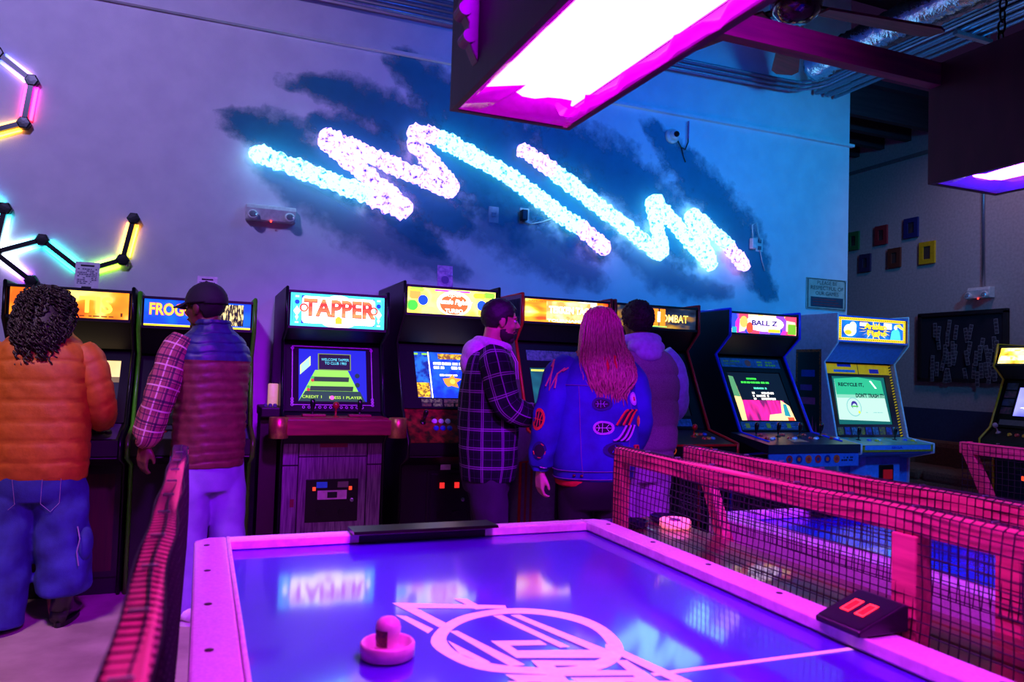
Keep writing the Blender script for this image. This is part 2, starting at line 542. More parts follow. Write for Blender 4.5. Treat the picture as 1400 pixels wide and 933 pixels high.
# ================================================================== HEXAGON LED BARS
def bar_glow(name, c1, c2, es):
    if name in MATS: return MATS[name]
    m = bpy.data.materials.new(name); m.use_nodes = True
    nt = m.node_tree; b = nt.nodes['Principled BSDF']; L = nt.links.new
    uv = nt.nodes.new('ShaderNodeUVMap'); s = nt.nodes.new('ShaderNodeSeparateXYZ')
    rp = nt.nodes.new('ShaderNodeValToRGB')
    L(uv.outputs[0], s.inputs[0]); L(s.outputs[0], rp.inputs[0])
    rp.color_ramp.elements[0].color = (*lin(c1), 1); rp.color_ramp.elements[1].color = (*lin(c2), 1)
    L(rp.outputs[0], b.inputs['Emission Color']); b.inputs['Emission Strength'].default_value = es
    MATS[name] = m
    return m
def hex_light(label, nodes, bars, base):
    root = empty('hexagon_light', label, 'wall light', tuple(onY(base[0], base[1], WY)))
    L0 = root.location
    P = {k: onY(x, y, WY - 0.04) - L0 for k, (x, y) in nodes.items()}
    for a, b, c1, c2 in bars:
        p, q = P[a], P[b]
        bo = obj('light_bar', bar(p, q, 0.030, 0.030, (0, 1, 0)), M_BLACKM, root)
        t = (q - p).normalized(); p2, q2 = p + t * .03 + Vector((0, .024, 0)), q - t * .03 + Vector((0, .024, 0))
        st = obj('led_strip', bar(p2, q2, 0.074, 0.014, (0, 1, 0)), bar_glow('led_%d_%d_%d_%d' % (c1[0], c1[1], c2[0], c2[1]), c1, c2, 5.0), bo)
        l = st.data.uv_layers.new(name='UVMap')
        for lp in st.data.loops:
            l.data[lp.index].uv = (0.0 if lp.vertex_index < 4 else 1.0, 0)
    R = Matrix.Rotation(math.radians(90), 3, 'X')
    for k, p in P.items():
        obj('joint', lathe([(0.036, -0.036), (0.042, -0.03), (0.042, 0.014), (0.034, 0.022), (0.012, 0.023)], p, 6, R), M_BLACKM, root)
WH, BL, VI, MA, RE, OR, YE, GR, CY = (225, 235, 255), (60, 90, 255), (170, 60, 255), (255, 40, 230), (255, 40, 60), (255, 150, 40), (250, 235, 60), (120, 255, 80), (40, 225, 255)
hex_light('open black hexagon bar light glowing violet and yellow, upper left of the lavender wall',
          dict(a=(-58, 62), b=(0 - 5, 72), c=(43, 110), d=(32, 168), e=(-30, 184), f=(-82, 130)),
          [('a', 'b', CY, BL), ('b', 'c', BL, (210, 150, 255)), ('c', 'd', MA, RE), ('d', 'e', OR, YE), ('e', 'f', YE, GR), ('f', 'a', GR, CY)], (0, 120))
hex_light('black branching bar light glowing cyan, violet and lime just above the leftmost cabinet',
          dict(a=(-45, 245), b=(6, 285), c=(-8, 345), d=(57, 328), e=(112, 371), f=(167, 355), g=(182, 299), h=(42, 384)),
          [('a', 'b', BL, CY), ('b', 'c', CY, WH), ('c', 'd', WH, CY), ('d', 'e', CY, (60, 255, 190)), ('e', 'f', GR, (200, 255, 60)), ('f', 'g', YE, OR), ('c', 'h', WH, VI)], (70, 340))

# ================================================================== SMALL WALL FITTINGS
def emergency_light(label, p, U, N, s=1.0):
    """twin-head emergency light; U along the wall, N out of it"""
    root = empty('emergency_light', label, 'emergency light', tuple(p))
    U, N = Vector(U), Vector(N); Z = Vector((0, 0, 1))
    B = Matrix((U, N, Z)).transposed()
    body = prism([(0, -.05), (.075, -.05), (.085, .03), (.07, .06), (0, .06)], 'x', -.17 * s, .17 * s)
    obj('housing', xf(body, B.to_4x4()), M_WHITEP, root, bevel=.006)
    for sx in (-1, 1):
        hd = obj('lamp_head', xf(lathe([(.022, -.02), (.034, .0), (.036, .03), (.03, .034)], (0, 0, 0), 16), B.to_4x4() @ Matrix.Translation((sx * .125 * s, .09, -.03)) @ Matrix.Rotation(math.radians(-70), 4, 'X')), M_WHITEP, root, smooth=True)
        obj('lens', xf(lathe([(.026, .034), (.02, .04), (.004, .042)], (0, 0, 0), 16), B.to_4x4() @ Matrix.Translation((sx * .125 * s, .09, -.03)) @ Matrix.Rotation(math.radians(-70), 4, 'X')), mat('clear_lens', (190, 200, 210), 0.1, metal=.6), hd)
    obj('indicator_lamp', xf(sphere((.0, .08, -.055), .007, 8, 6), B.to_4x4()), glow('red_indicator', (255, 50, 40), 4), root)
    return root
emergency_light('blue-lit emergency light with two lamps on the wall below the mural', onY(369, 295, WY), (1, 0, 0), (0, -1, 0))
em2 = emergency_light('grey emergency light under a conduit on the far side wall', onX(1345, 402, SX), (0, -1, 0), (-1, 0, 0), .7)
tag(obj('conduit', tube([onX(1345, 393, SX - .02), onX(1345, 120, SX - .02)], 0.014, 8), M_STEEL, smooth=True), 'thin vertical steel conduit above the emergency light on the side wall', 'conduit')

cam_p = onY(917, 187, WY)
r_ = empty('security_camera', 'round white ceiling-style camera with dark eye on the blue mural', 'camera', tuple(cam_p))
RX = Matrix.Rotation(math.radians(90), 3, 'X')
obj('base', lathe([(.065, 0), (.065, .03), (.05, .045)], (0, 0, 0), 20, RX), M_WHITEP, r_, smooth=True)
obj('dome', sphere((0, -.05, 0), .045, 16, 10), M_WHITEP, r_, smooth=True)
obj('lens', lathe([(.026, .085), (.024, .1), (.004, .1)], (0, 0, 0), 14, RX), mat('dark_red_lens', (70, 10, 14), .15), r_)
obj('cable', tube([(.05, -.02, -.02), (.09, -.03, -.09), (.14, -.02, -.1), (.17, -.02, -.03), (.17, -.015, .12)], .006, 6), M_BLACKM, r_, smooth=True)
obj('cable', tube([(.1, -.02, -.09), (.13, -.015, -.17), (.15, -.015, -.21)], .005, 6), M_BLACKM, r_, smooth=True)
obj('antenna', tube([(.17, -.02, .0), (.17, -.02, .16)], .008, 6), mat('pink_antenna', (200, 90, 150), .4), r_)

def outlet(name, label, px, py, w_, h_, parts=1):
    p = onY(px, py, WY)
    root = empty(name, label, 'outlet', tuple(p))
    obj('cover_plate', box((0, -.006, 0), (w_, .012, h_)), M_WHITEP, root, bevel=.003)
    for sz in ((-1, 1) if parts > 1 else (0,)):
        obj('socket', box((0, -.014, sz * h_ * .24), (w_ * .45, .008, h_ * .26)), mat('outlet_grey', (90, 95, 110), .4), root)
    return root
outlet('wall_box', 'blank pale wall plate below the long zigzag light', 674, 294, .085, .13)
o_ = outlet('power_outlet', 'power outlet with black adapter below the long zigzag light', 716, 296, .08, .13, 2)
obj('adapter', box((-.02, -.045, 0), (.05, .06, .085)), M_BLACKM, o_, bevel=.006)
obj('cord', tube([(.0, -.03, -.05), (.06, -.02, -.06), (.16, -.015, -.03), (.3, -.02, .03)], .005, 6), M_WHITEP, o_, smooth=True)
o_ = outlet('power_outlet', 'power outlet with hanging cords at the right tip of the zigzag light', 1037, 335, .08, .13, 2)
obj('adapter', box((-.09, -.035, 0), (.05, .05, .1)), M_WHITEP, o_, bevel=.006)
obj('cord', tube([(-.09, -.03, .05), (-.1, -.03, .17), (-.05, -.03, .2), (-.03, -.03, .1), (0, -.02, .03)], .006, 6), M_WHITEP, o_, smooth=True)
obj('cord', tube([(0, -.02, -.05), (.03, -.02, -.16), (.06, -.02, -.24)], .005, 6), M_WHITEP, o_, smooth=True)

# "please be respectful" sign
a = onY(1102, 379, WY - .008); b = onY(1156, 379, WY - .008); c = onY(1102, 422, WY - .008)
sw, sh = (b - a).length, (a - c).length
sg = empty('wall_sign', 'teal-lit notice asking respect for the games near the wall corner', 'sign', (c.x, WY, c.z))
obj('board', box((sw / 2, -.006, sh / 2), (sw, .012, sh)), mat('aged_sign_board', (196, 196, 176), .6, col2=(170, 170, 150), scale=12), sg)
P = Panel((0, -.0125, 0), (1, 0, 0), (0, 0, 1), sw, sh)
M_SG = mat('sign_ink', (16, 40, 50), .7); M_SG2 = mat('sign_dark_band', (40, 66, 84), .7); M_SGR = mat('sign_red_ink', (130, 50, 60), .7)
for u0, v0, u1, v1 in ((.02, .02, .98, .045), (.02, .955, .98, .98), (.02, .02, .04, .98), (.96, .02, .98, .98)):
    P.rect(u0, v0, u1, v1, M_SG, 1)
P.text('PLEASE BE', .26, .80, .76, .92, M_SG, 2)
P.text('RESPECTFUL OF', .10, .63, .92, .75, M_SG, 2)
P.text('OUR GAMES', .22, .46, .80, .58, M_SG, 2)
P.rect(.1, .08, .92, .4, M_SG2, 2)
for k in range(3): P.rect(.15, .14 + k * .085, .86 - .06 * k, .17 + k * .085, M_SGR, 3)
P.build('lettering', sg)
for u, v in ((.04, .05), (.96, .05), (.04, .95), (.96, .95), (.5, .98)):
    obj('screw', lathe([(.006, 0), (.006, .004), (.002, .005)], (sw * u, -.013, sh * v), 8, RX), M_STEEL, sg)

# game-cartridge frames on the side wall
def frame(label, px, py, w_, h_, col, art):
    p = onX(px, py, SX)
    root = empty('picture_frame', label, 'picture', tuple(p), group='small framed pictures on the side wall')
    m = mat('frame_%d_%d_%d' % col, col, .5)
    for y0, y1, z0, z1 in ((-w_ / 2, w_ / 2, -h_ / 2, -h_ / 2 + .05), (-w_ / 2, w_ / 2, h_ / 2 - .05, h_ / 2), (-w_ / 2, -w_ / 2 + .05, -h_ / 2 + .05, h_ / 2 - .05), (w_ / 2 - .05, w_ / 2, -h_ / 2 + .05, h_ / 2 - .05)):
        obj('frame_rail', box((-.012, (y0 + y1) / 2, (z0 + z1) / 2), (.024, y1 - y0, z1 - z0)), m, root)
    obj('picture', box((-.008, 0, 0), (.012, w_ - .08, h_ - .08)), mat('picture_print_%d' % art[0], art, .5, col2=(70, 60, 60), scale=14), root)
frame('small green picture frame at the wall corner', 1168, 330, .17, .22, (40, 120, 60), (40, 30, 34))
frame('small red picture frame in the top row', 1206, 322, .17, .22, (150, 40, 50), (60, 24, 30))
frame('small dark blue picture frame in the top row', 1247, 312, .18, .22, (30, 40, 110), (30, 40, 60))
frame('small navy picture frame in the bottom row', 1184, 360, .16, .21, (48, 44, 84), (34, 40, 70))
frame('small brown picture frame in the bottom row', 1224, 353, .17, .22, (104, 52, 36), (80, 50, 40))
frame('small bright yellow picture frame in the bottom row', 1269, 346, .19, .24, (226, 184, 20), (70, 60, 44))

# bulletin board full of photo strips
bb = empty('bulletin_board', 'dark framed bulletin board covered in photo booth strips', 'bulletin board', (SX, 5.51, 1.72))
M_BB = mat('dark_board_cloth', (22, 22, 40), .85); M_BBF = mat('dark_board_frame', (34, 24, 28), .5)
obj('backing', box((-.01, 0, 0), (.02, .96, .70)), M_BB, bb)
for y0, z0, sy, sz in ((0, .345, .99, .04), (0, -.345, .99, .04), (.475, 0, .04, .69), (-.475, 0, .04, .69)):
    obj('frame_rail', box((-.02, y0, z0), (.04, sy, sz)), M_BBF, bb)
M_ST = mat('photo_strip_paper', (150, 146, 156), .5); M_SP = mat('photo_strip_print', (44, 40, 52), .5, col2=(90, 80, 90), scale=30)
for k in range(44):
    yy = random.uniform(-.42, .42); zz = random.uniform(-.27, .27) - (.06 if abs(yy) < .35 else 0)
    M = Matrix.Translation((-.024 - .0006 * k, yy, zz)) @ Matrix.Rotation(random.uniform(-.22, .22), 4, 'X')
    s = obj('photo_strip', xf(box((0, 0, 0), (.001, .042, .15)), M), M_ST, bb)
    obj('photo', [xf(box((-.001, 0, -.054 + q * .036), (.001, .034, .030)), M) for q in range(4)], M_SP, s)

# ================================================================== CEILING WORKS
def light_box(label, x0, x1, y0, y1, z0, z1, colr, es, filmcol, fes, corbel):
    cx, cy = (x0 + x1) / 2, (y0 + y1) / 2
    root = empty('hanging_light_box', label, 'light', (cx, cy, z0))
    M_BX = mat('dark_maroon_panel', (58, 26, 40), .5, col2=(42, 18, 30), scale=14, stretch=(1, 1, .3), bump=.2)
    W, D, H, t = x1 - x0, y1 - y0, z1 - z0, .018
    for nm, c, s in (('side_panel', (-W / 2 + t / 2, 0, H / 2), (t, D, H)), ('side_panel', (W / 2 - t / 2, 0, H / 2), (t, D, H)),
                     ('end_panel', (0, D / 2 - t / 2, H / 2), (W - 2 * t, t, H)), ('end_panel', (0, -D / 2 + t / 2, H / 2), (W - 2 * t, t, H)), ('lid', (0, 0, H + .009), (W, D, .018))):
        obj(nm, box(c, s), M_BX, root)
    # glowing diffuser just inside the rim
    obj('diffuser', box((0, 0, .052), (W - .05, D - .05, .004)), glow('diffuser_' + filmcol, colr, es), root)
    # loose gel film round the edge, crumpled
    V, F = [], []
    N = 90
    def rim(k, ins, z, wob):
        s = k / N * 2 * (W + D)
        w2, d2 = W / 2 - t, D / 2 - t
        per = [(-w2, d2), (w2, d2), (w2, -d2), (-w2, -d2), (-w2, d2)]
        L_ = [2 * w2, 2 * d2, 2 * w2, 2 * d2]
        tot = sum(L_); s = k / N * tot; i = 0
        while i < 3 and s > L_[i]: s -= L_[i]; i += 1
        a, b = per[i], per[i + 1]; q = s / L_[i]
        p = Vector((a[0] + (b[0] - a[0]) * q, a[1] + (b[1] - a[1]) * q, 0))
        inn = Vector((-p.x / w2 if abs(abs(p.x) - w2) < 1e-3 else -p.x / w2 * .3, -p.y / d2 if abs(abs(p.y) - d2) < .15 else 0, 0))
        wv = wob * (math.sin(k * 1.3) + .6 * math.sin(k * 2.9 + 1))
        far = (.11 if corbel else .04) if (abs(p.y - d2) < .06) else 0.0
        return p + inn * (ins * (1 + wv * .35) + (far * ins / .02 if ins > .005 else 0)) + Vector((0, 0, z + .006 * wv))
    for k in range(N):
        V += [rim(k, 0.0, .004, 0), rim(k, .012, .001, .6), rim(k, .02, .03, 1)]
    for k in range(N):
        for j in range(2):
            a, b = k * 3 + j, ((k + 1) % N) * 3 + j
            F.append((a, b, b + 1, a + 1))
    obj('gel_film', ([tuple(v) for v in V], F), mat('gel_' + filmcol, fes[0], .2, emit=fes[0], es=fes[1], coat=.5), root, smooth=True)
    if corbel:
        prof = [(0, .0), (.012, .02), (.03, .06), (.028, .1), (.05, .14), (.045, .19), (.07, .25), (.07, .33), (0, .33)]
        for yy in (D / 2 - .22,):
            c_ = obj('corbel', [prism([(-W / 2 - a, b + .055) for a, b in prof], 'y', yy - .022, yy + .022)], mat('plum_corbel', (132, 60, 110), .4), root, bevel=.004)
            for k in range(3):
                obj('scroll', xf(lathe([(.018, -.026), (.018, .026)], (0, 0, 0), 12), Matrix.Translation((-W / 2 - .026 - .014 * k, yy, .12 + .07 * k)) @ Matrix.Rotation(math.radians(90), 4, 'X')), mat('plum_corbel', (0, 0, 0)), c_)
    return root
light_box('hanging light box glowing magenta over the nearest air hockey table', .634, 1.022, .25, 2.11, 2.08, 2.51, (226, 47, 250), 23.0, 'magenta', ((200, 0, 190), .55), True)
light_box('hanging light box glowing purple over the second air hockey table', 2.50, 2.87, .20, 2.06, 2.08, 2.51, (165, 66, 255), 17.0, 'violet', ((90, 40, 230), .6), False)
M_STRUT = mat('reddish_timber', (116, 46, 62), .6, col2=(84, 32, 48), scale=9, stretch=(.3, 4, 4), bump=.3)
tag(obj('timber_strut', bar((1.022, 2.03, 2.485), (2.50, 2.03, 2.485), .045, .085), M_STRUT), 'long timber strut joining the magenta and purple light boxes', 'beam')
# chains that hold the purple box
for i, (x, y, lb) in enumerate(((2.6, 1.85, 'near the box far end'), (2.6, 1.1, 'at the box middle'))):
    ch = empty('chain', 'black steel chain holding up the purple light box, ' + lb, 'chain', (x, y, 2.55), group='chains over the purple light box')
    for k in range(34):
        R = Matrix.Translation((.02 * math.sin(k * .2), 0, .028 + k * .042)) @ Matrix.Rotation(math.radians(90) * (k % 2), 4, 'Z')
        ring = [(.013 * math.cos(a), 0, .026 * math.sin(a)) for a in np.linspace(0, 2 * math.pi, 10, endpoint=False)]
        obj('chain_link', xf(tube(ring, .004, 5, closed=True), R), M_BLACKM, ch, smooth=True)
# ceiling fan
fan = empty('ceiling_fan', 'dark ceiling fan with reddish blades beyond the magenta light box', 'ceiling fan', (2.40, 2.66, 3.0))
obj('motor_dome', lathe([(.005, -.07), (.06, -.062), (.1, -.03), (.115, .01), (.11, .05), (.07, .09), (.03, .11)], (0, 0, 0), 24), mat('glossy_dark_plum', (60, 20, 40), .15, coat=.6), fan, smooth=True)
obj('downrod', tube([(0, 0, .1), (0, 0, 2.2)], .016, 8), M_BLACKM, fan)
for k in range(5):
    a = math.radians(-6 + 58 * k) if k < 3 else math.radians(-6 + 116 + 64 * (k - 2))
    R = Matrix.Rotation(a, 4, 'Z') @ Matrix.Rotation(math.radians(9), 4, 'X')
    obj('blade', xf(prism([(.14, -.045), (.74, -.07), (.79, -.04), (.79, .04), (.74, .07), (.14, .045)], 'z', .0, .012), R), M_STRUT, fan)
    obj('blade_iron', xf(box((.13, 0, .016), (.14, .035, .012)), R), M_BLACKM, fan)
# conduits along the back wall that turn along the ceiling
M_PIPE = mat('painted_conduit', (160, 166, 190), .35, metal=.6)
for k in range(3):
    z = 4.03 + .045 * k; x1 = 5.0 + .03 * k
    pts = [(2.6, WY - .09, z - .02), (3.6, WY - .09, z), (x1 - .1, WY - .09, z + .02), (x1 + .1, WY - .12, z + .03), (x1 + .22, WY - .3, z + .03), (x1 + .22, WY - .5, z + .03), (x1 + .22, WY - .9, z + .04), (x1 + .22, WY - 1.8, z + .04), (x1 + .22, 1.2, z + .06)]
    S = [tuple(p) for p in catmull(pts, 40)]
    tag(obj('conduit', tube(S, .013, 8), M_PIPE, smooth=True), 'steel conduit bending off the blue wall, %s of three' % ('lowest', 'middle', 'highest')[k], 'conduit', 'conduits bending off the blue wall')
for k in range(5):
    z = 4.10 + .012 * (k % 2); x = 5.36 + .062 * k
    tag(obj('conduit', tube([(x, 1.0, z), (x, 5.66, z)], .018, 8), M_PIPE, smooth=True), 'straight conduit in the bundle under the ceiling, %s from the left' % ('first', 'second', 'third', 'fourth', 'fifth')[k], 'conduit', 'ceiling conduit bundle')
for y in (4.15, 2.6):
    tag(obj('conduit_hanger', [box((5.515, y, 4.07), (.40, .04, .03)), bar((5.325, y, 4.05), (5.325, y, 5.2), .01, .01), bar((5.7, y, 4.05), (5.7, y, 5.2), .01, .01)], M_STEEL), 'slotted steel hanger under the conduit bundle, %s the blue wall' % ('nearer' if y > 3 else 'farther from'), 'hanger')
for k in range(4):
    z = 4.02 + .05 * k
    tag(obj('conduit', tube([(-.5, WY - .09, z), (2.4, WY - .09, z)], .016, 8), M_PIPE, smooth=True), 'conduit high on the wall left of the magenta light box, %s of four' % ('lowest', 'second', 'third', 'highest')[k], 'conduit', 'wall top conduits')
# foil duct
S, rs = [], []
for i in range(110):
    t = i / 109
    S.append((4.80 + .12 * math.sin(t * 3), 5.1 - 4.2 * t, 4.05 + .06 * math.sin(t * 5)))
    rs.append(.13 + (.008 if i % 2 else -.004))
v, f = tube(S, rs, 20)
v = [(p[0] + .006 * math.sin(p[1] * 61 + p[2] * 40), p[1], p[2] + .006 * math.sin(p[1] * 47 + p[0] * 52)) for p in v]
tag(obj('flexible_duct', (v, f), mat('crinkled_foil', (190, 186, 196), .22, metal=1.0, bump=.9, bscale=45), smooth=True), 'crinkled foil air duct under the dark ceiling', 'duct')
# roof beams
for k, (y, wd) in enumerate(((4.6, .14), (2.4, .14), (.2, .14))):
    tag(obj('roof_beam', box((2.2, y, 5.0), (9.8, wd, .36)), M_JOIST), ('dark roof beam nearest the back wall', 'dark roof beam in the middle of the room', 'dark roof beam farthest from the back wall')[k], 'beam')

# ================================================================== AIR HOCKEY TABLES
M_RAIL = mat('white_rail_laminate', (226, 214, 226), .42, col2=(206, 192, 210), scale=160, bump=.15)
M_RAILI = mat('white_aluminium_edge', (236, 226, 236), .25)
M_TSIDE = mat('table_apron', (36, 22, 62), .4)
M_FIELD = mat('violet_blue_playfield', (72, 2, 188), .07, col2=(66, 2, 176), scale=3, coat=.3, coatr=.3, spec=.8)
M_LINE = mat('glow_lifted_field_print', (240, 226, 240), .3, emit=(255, 190, 255), es=.35)  # added emission lifts the print toward overexposed white
M_HOLE = mat('screw_dark_plastic', (60, 20, 50), .5)
TZ = .80
def field_poly(pts, z):
    return [tuple(p) for p in pts]
def hockey_table(label, x0, y0, y1, fieldmat, nice):
    W = 1.31; D = y1 - y0; rw = .085
    root = empty('air_hockey_table', label, 'air hockey table', (x0 + W / 2, (y0 + y1) / 2, 0))
    h, d = W / 2, D / 2
    fld = obj('playfield', box((0, 0, TZ - .02), (W - .1, D - .1, .04)), fieldmat, root)
    def rail(nm, poly):
        return obj(nm, prism(poly, 'z', TZ - .10, TZ + .028), M_RAIL, root, bevel=.006)
    rr = .035
    l = rail('side_rail', [(-h, -d), (-h + rw, -d + rw * .0 + .0), (-h + rw, d), (-h + rr, d), (-h, d - rr)])
    r = rail('side_rail', [(h - rw, -d), (h, -d), (h, d - rr), (h - rr, d), (h - rw, d)])
    rail('end_rail', [(-h + rw, d - .05), (h - rw, d - .05), (h - rw, d), (-h + rw, d)])
    rail('end_rail', [(-h + rw, -d), (h - rw, -d), (h - rw, -d + .05), (-h + rw, -d + .05)])
    for sx in (-1, 1):
        obj('edge_strip', box((sx * (h - rw - .004), 0, TZ + .018), (.010, D - .02, .026)), M_RAILI, root, bevel=.003)
    for sy in (-1, 1):
        obj('edge_strip', box((0, sy * (d - .054), TZ + .014), (W - 2 * rw, .008, .024)), M_RAILI, root, bevel=.002)
    obj('apron', [box((0, 0, TZ - .20), (W - .04, D - .04, .24))], M_TSIDE, root)
    for sx in (-1, 1):
        for sy in (-1, 1):
            obj('leg', prism([(sx * (h - .08) - .07, sy * (d - .3) - .07), (sx * (h - .08) + .07, sy * (d - .3) - .07), (sx * (h - .08) + .07, sy * (d - .3) + .07), (sx * (h - .08) - .07, sy * (d - .3) + .07)], 'z', 0, TZ - .3), M_BLACK, root, bevel=.01)
    # goal covers
    for sy in (1, -1):
        g = obj('goal_cover', [prism([(sy * (d - .005), TZ + .028), (sy * (d - .005), TZ + .042), (sy * (d - .105), TZ + .045), (sy * (d - .115), TZ + .038), (sy * (d - .03), TZ + .03)], 'x', -.225, .225)], mat('dark_brushed_metal', (40, 38, 44), .28, metal=.85, scale=120, stretch=(.05, 1, 1)), root)
        obj('goal_slot', box((0, sy * (d - .053), TZ + .012), (.40, .014, .022)), M_BLACKM, root)
    if nice:
        n = 9
        for sx in (-1, 1):
            for k in range(n):
                obj('screw', lathe([(.008, 0), (.008, .0012), (.005, .002)], (sx * (h - rw * .38), -d + .1 + k * (D - .2) / (n - 1), TZ + .028), 10), M_HOLE, root)
    return root, fld
t1, f1 = hockey_table('nearest air hockey table with violet blue playfield and white rails', 0.0, -.02, 2.352, M_FIELD, True)
t2, f2 = hockey_table('second air hockey table, blue, seen behind the netting', 1.745, 0.0, 2.372, mat('blue_playfield', (12, 24, 220), .18, coat=.35), False)

# printed lines and emblem of the near table, traced on the playfield plane
ZL = TZ + .0012
def pxpoly(L, k=2.2581, ox=380, oy=690, dz=0.0):
    return [tuple(onZ(ox + x / k, oy + y / k, ZL + dz)) for x, y in L]
def stripe(a, b, wd):
    a, b = Vector(a), Vector(b); d = (b - a).normalized(); n = Vector((-d.y, d.x, 0)) * wd / 2
    return [tuple(a + n), tuple(a - n), tuple(b - n), tuple(b + n)]
E1 = []
cx, cy, rr = .628, 1.418, .186
def ring_shape(c, r0, r1, n=64):
    v = [(c[0] + r * math.cos(2 * math.pi * i / n), c[1] + r * math.sin(2 * math.pi * i / n), ZL) for r in (r0, r1) for i in range(n)]
    return v, [(i, n + i, n + (i + 1) % n, (i + 1) % n) for i in range(n)]
ring_px = [(470, 425), (505, 375), (580, 340), (700, 322), (820, 325), (930, 345), (1010, 380), (1060, 430), (1060, 470), (1010, 505), (900, 525), (760, 523), (620, 510), (520, 470)]
ring_in = [(518, 418), (545, 380), (610, 352), (700, 338), (800, 340), (900, 358), (970, 385), (1012, 425), (1015, 458), (975, 485), (890, 503), (765, 503), (650, 490), (560, 462)]
no, ni = [np.array(onZ(380 + x / 2.2581, 690 + y / 2.2581, ZL)[:]) for x, y in ring_px], [np.array(onZ(380 + x / 2.2581, 690 + y / 2.2581, ZL)[:]) for x, y in ring_in]
def closed_smooth(P, n=56):
    Q = P[-2:] + P + P[:3]; out = []; m = len(P)
    for i in range(n):
        t = i / n * m; k = int(t); u = t - k; a, b, c, d = Q[k + 1], Q[k + 2], Q[k + 3], Q[k + 4] if k + 4 < len(Q) else P[(k + 2) % m]
        out.append(0.5 * ((2 * b) + (c - a) * u + (2 * a - 5 * b + 4 * c - d) * u * u + (3 * b - 3 * c + d - a) * u ** 3))
    return out
A_, B_ = closed_smooth(no), closed_smooth(ni)
E1.append(([tuple(p) for p in A_ + B_], [(i, (i + 1) % 56, 56 + (i + 1) % 56, 56 + i) for i in range(56)]))
for L in ([(350, 304), (700, 312), (705, 322), (425, 320), (520, 368), (497, 380)], [(362, 342), (395, 345), (478, 385), (462, 398)], [(540, 290), (580, 292), (640, 322), (610, 324)],
          [(528, 392), (552, 390), (762, 496), (715, 500)], [(522, 420), (655, 488), (640, 492), (560, 462)],
          [(662, 344), (690, 342), (900, 440), (870, 442)], [(716, 342), (744, 341), (1030, 455), (1032, 470), (1000, 474), (735, 474), (655, 422), (806, 420), (830, 434), (715, 436), (738, 452), (965, 450)],
          [(780, 482), (1020, 484), (1030, 498), (850, 498), (870, 512), (1085, 514), (1105, 528), (830, 530)], [(1040, 482), (1075, 482), (1180, 549), (1120, 549)],
          [(1010, 432), (1040, 440), (1280, 549), (1225, 549), (1010, 446)], [(700, 526), (880, 528), (900, 549), (740, 549)], [(900, 536), (1110, 534), (1150, 549), (930, 549)]):
    E1.append((pxpoly(L, dz=.0002 * len(E1)), [tuple(range(len(L)))]))
E1.append((stripe((.76, 1.170, ZL), (1.215, 1.162, ZL), .013), [(0, 1, 2, 3)]))
E1.append((stripe((.095, 1.170, ZL), (.52, 1.166, ZL), .013), [(0, 1, 2, 3)]))
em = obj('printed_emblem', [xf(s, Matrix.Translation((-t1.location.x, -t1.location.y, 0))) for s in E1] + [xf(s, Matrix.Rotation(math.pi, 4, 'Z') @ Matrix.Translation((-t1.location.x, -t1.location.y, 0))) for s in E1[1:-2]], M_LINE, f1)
# emblem of the second table, only stripes show through the net
E2 = []
for k in range(4):
    E2.append((stripe((2.35, 1.62 - .06 * k, ZL), (2.95, 1.50 - .07 * k, ZL), .03), [(0, 1, 2, 3)]))
E2.append((stripe((1.85, 1.18, ZL), (2.95, 1.18, ZL), .014), [(0, 1, 2, 3)]))
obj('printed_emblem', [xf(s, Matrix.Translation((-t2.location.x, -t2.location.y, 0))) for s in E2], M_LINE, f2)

# mallet
ml = empty('mallet', 'pale pink air hockey mallet with round knob on the violet playfield', 'mallet', (.336, 1.392, ZL))
M_MAL = mat('pale_pink_plastic', (238, 190, 205), .35, coat=.3)
obj('base', lathe([(.044, 0), (.050, .003), (.050, .024), (.047, .028), (.043, .026), (.040, .012), (.018, .010)], (0, 0, 0), 32), M_MAL, ml, smooth=True)
obj('knob', lathe([(.026, .010), (.021, .018), (.019, .034), (.022, .043), (.0235, .052), (.021, .062), (.014, .069), (.004, .072)], (0, 0, 0), 24), M_MAL, ml, smooth=True)
v = [(.0242 * math.cos(a) * (0.93 if zz < .03 else 1), .0242 * math.sin(a) * (0.93 if zz < .03 else 1), zz) for zz in (.022, .036, .052) for a in np.linspace(math.radians(190), math.radians(255), 6)]
obj('sticker', (v, [(i + 6 * j, i + 1 + 6 * j, i + 7 + 6 * j, i + 6 + 6 * j) for j in range(2) for i in range(5)]), mat('dark_sticker', (48, 26, 30), .4, col2=(110, 60, 40), scale=150), ml, smooth=True)

# score display clamped on the right rail
sd = empty('score_display', 'black score box with two red digits on the table right rail', 'score display', (1.275, 1.19, TZ + .031))
pr = [(-.072, 0), (.06, 0), (.06, .052), (.05, .056), (-.072, .012)]
obj('case', prism(pr, 'y', -.058, .058), mat('dark_plum_plastic', (36, 22, 44), .4), sd, bevel=.004)
P = Panel((-.072, .058, .0128), (0, -1, 0), (.122, 0, .044), .116, .13)
P.rect(.03, .05, .97, .95, mat('score_bezel', (30, 18, 40), .3))
M_RED = glow('red_digit', (255, 30, 50), 3.2)
def seg7(P, u, v, w_, h_, digits):
    t = .18
    segs = dict(a=(0, 1 - t * .6, 1, 1), g=(0, .5 - t * .3, 1, .5 + t * .3), d=(0, 0, 1, t * .6), f=(0, .5, t, 1), b=(1 - t, .5, 1, 1), e=(0, 0, t, .5), c=(1 - t, 0, 1, .5))
    for s in digits:
        a, b, c, d = segs[s]; P.rect(u + a * w_, v + b * h_, u + c * w_, v + d * h_, M_RED, 3)
seg7(P, .22, .34, .2, .36, 'abcdef'); seg7(P, .54, .34, .2, .36, 'abcdef')
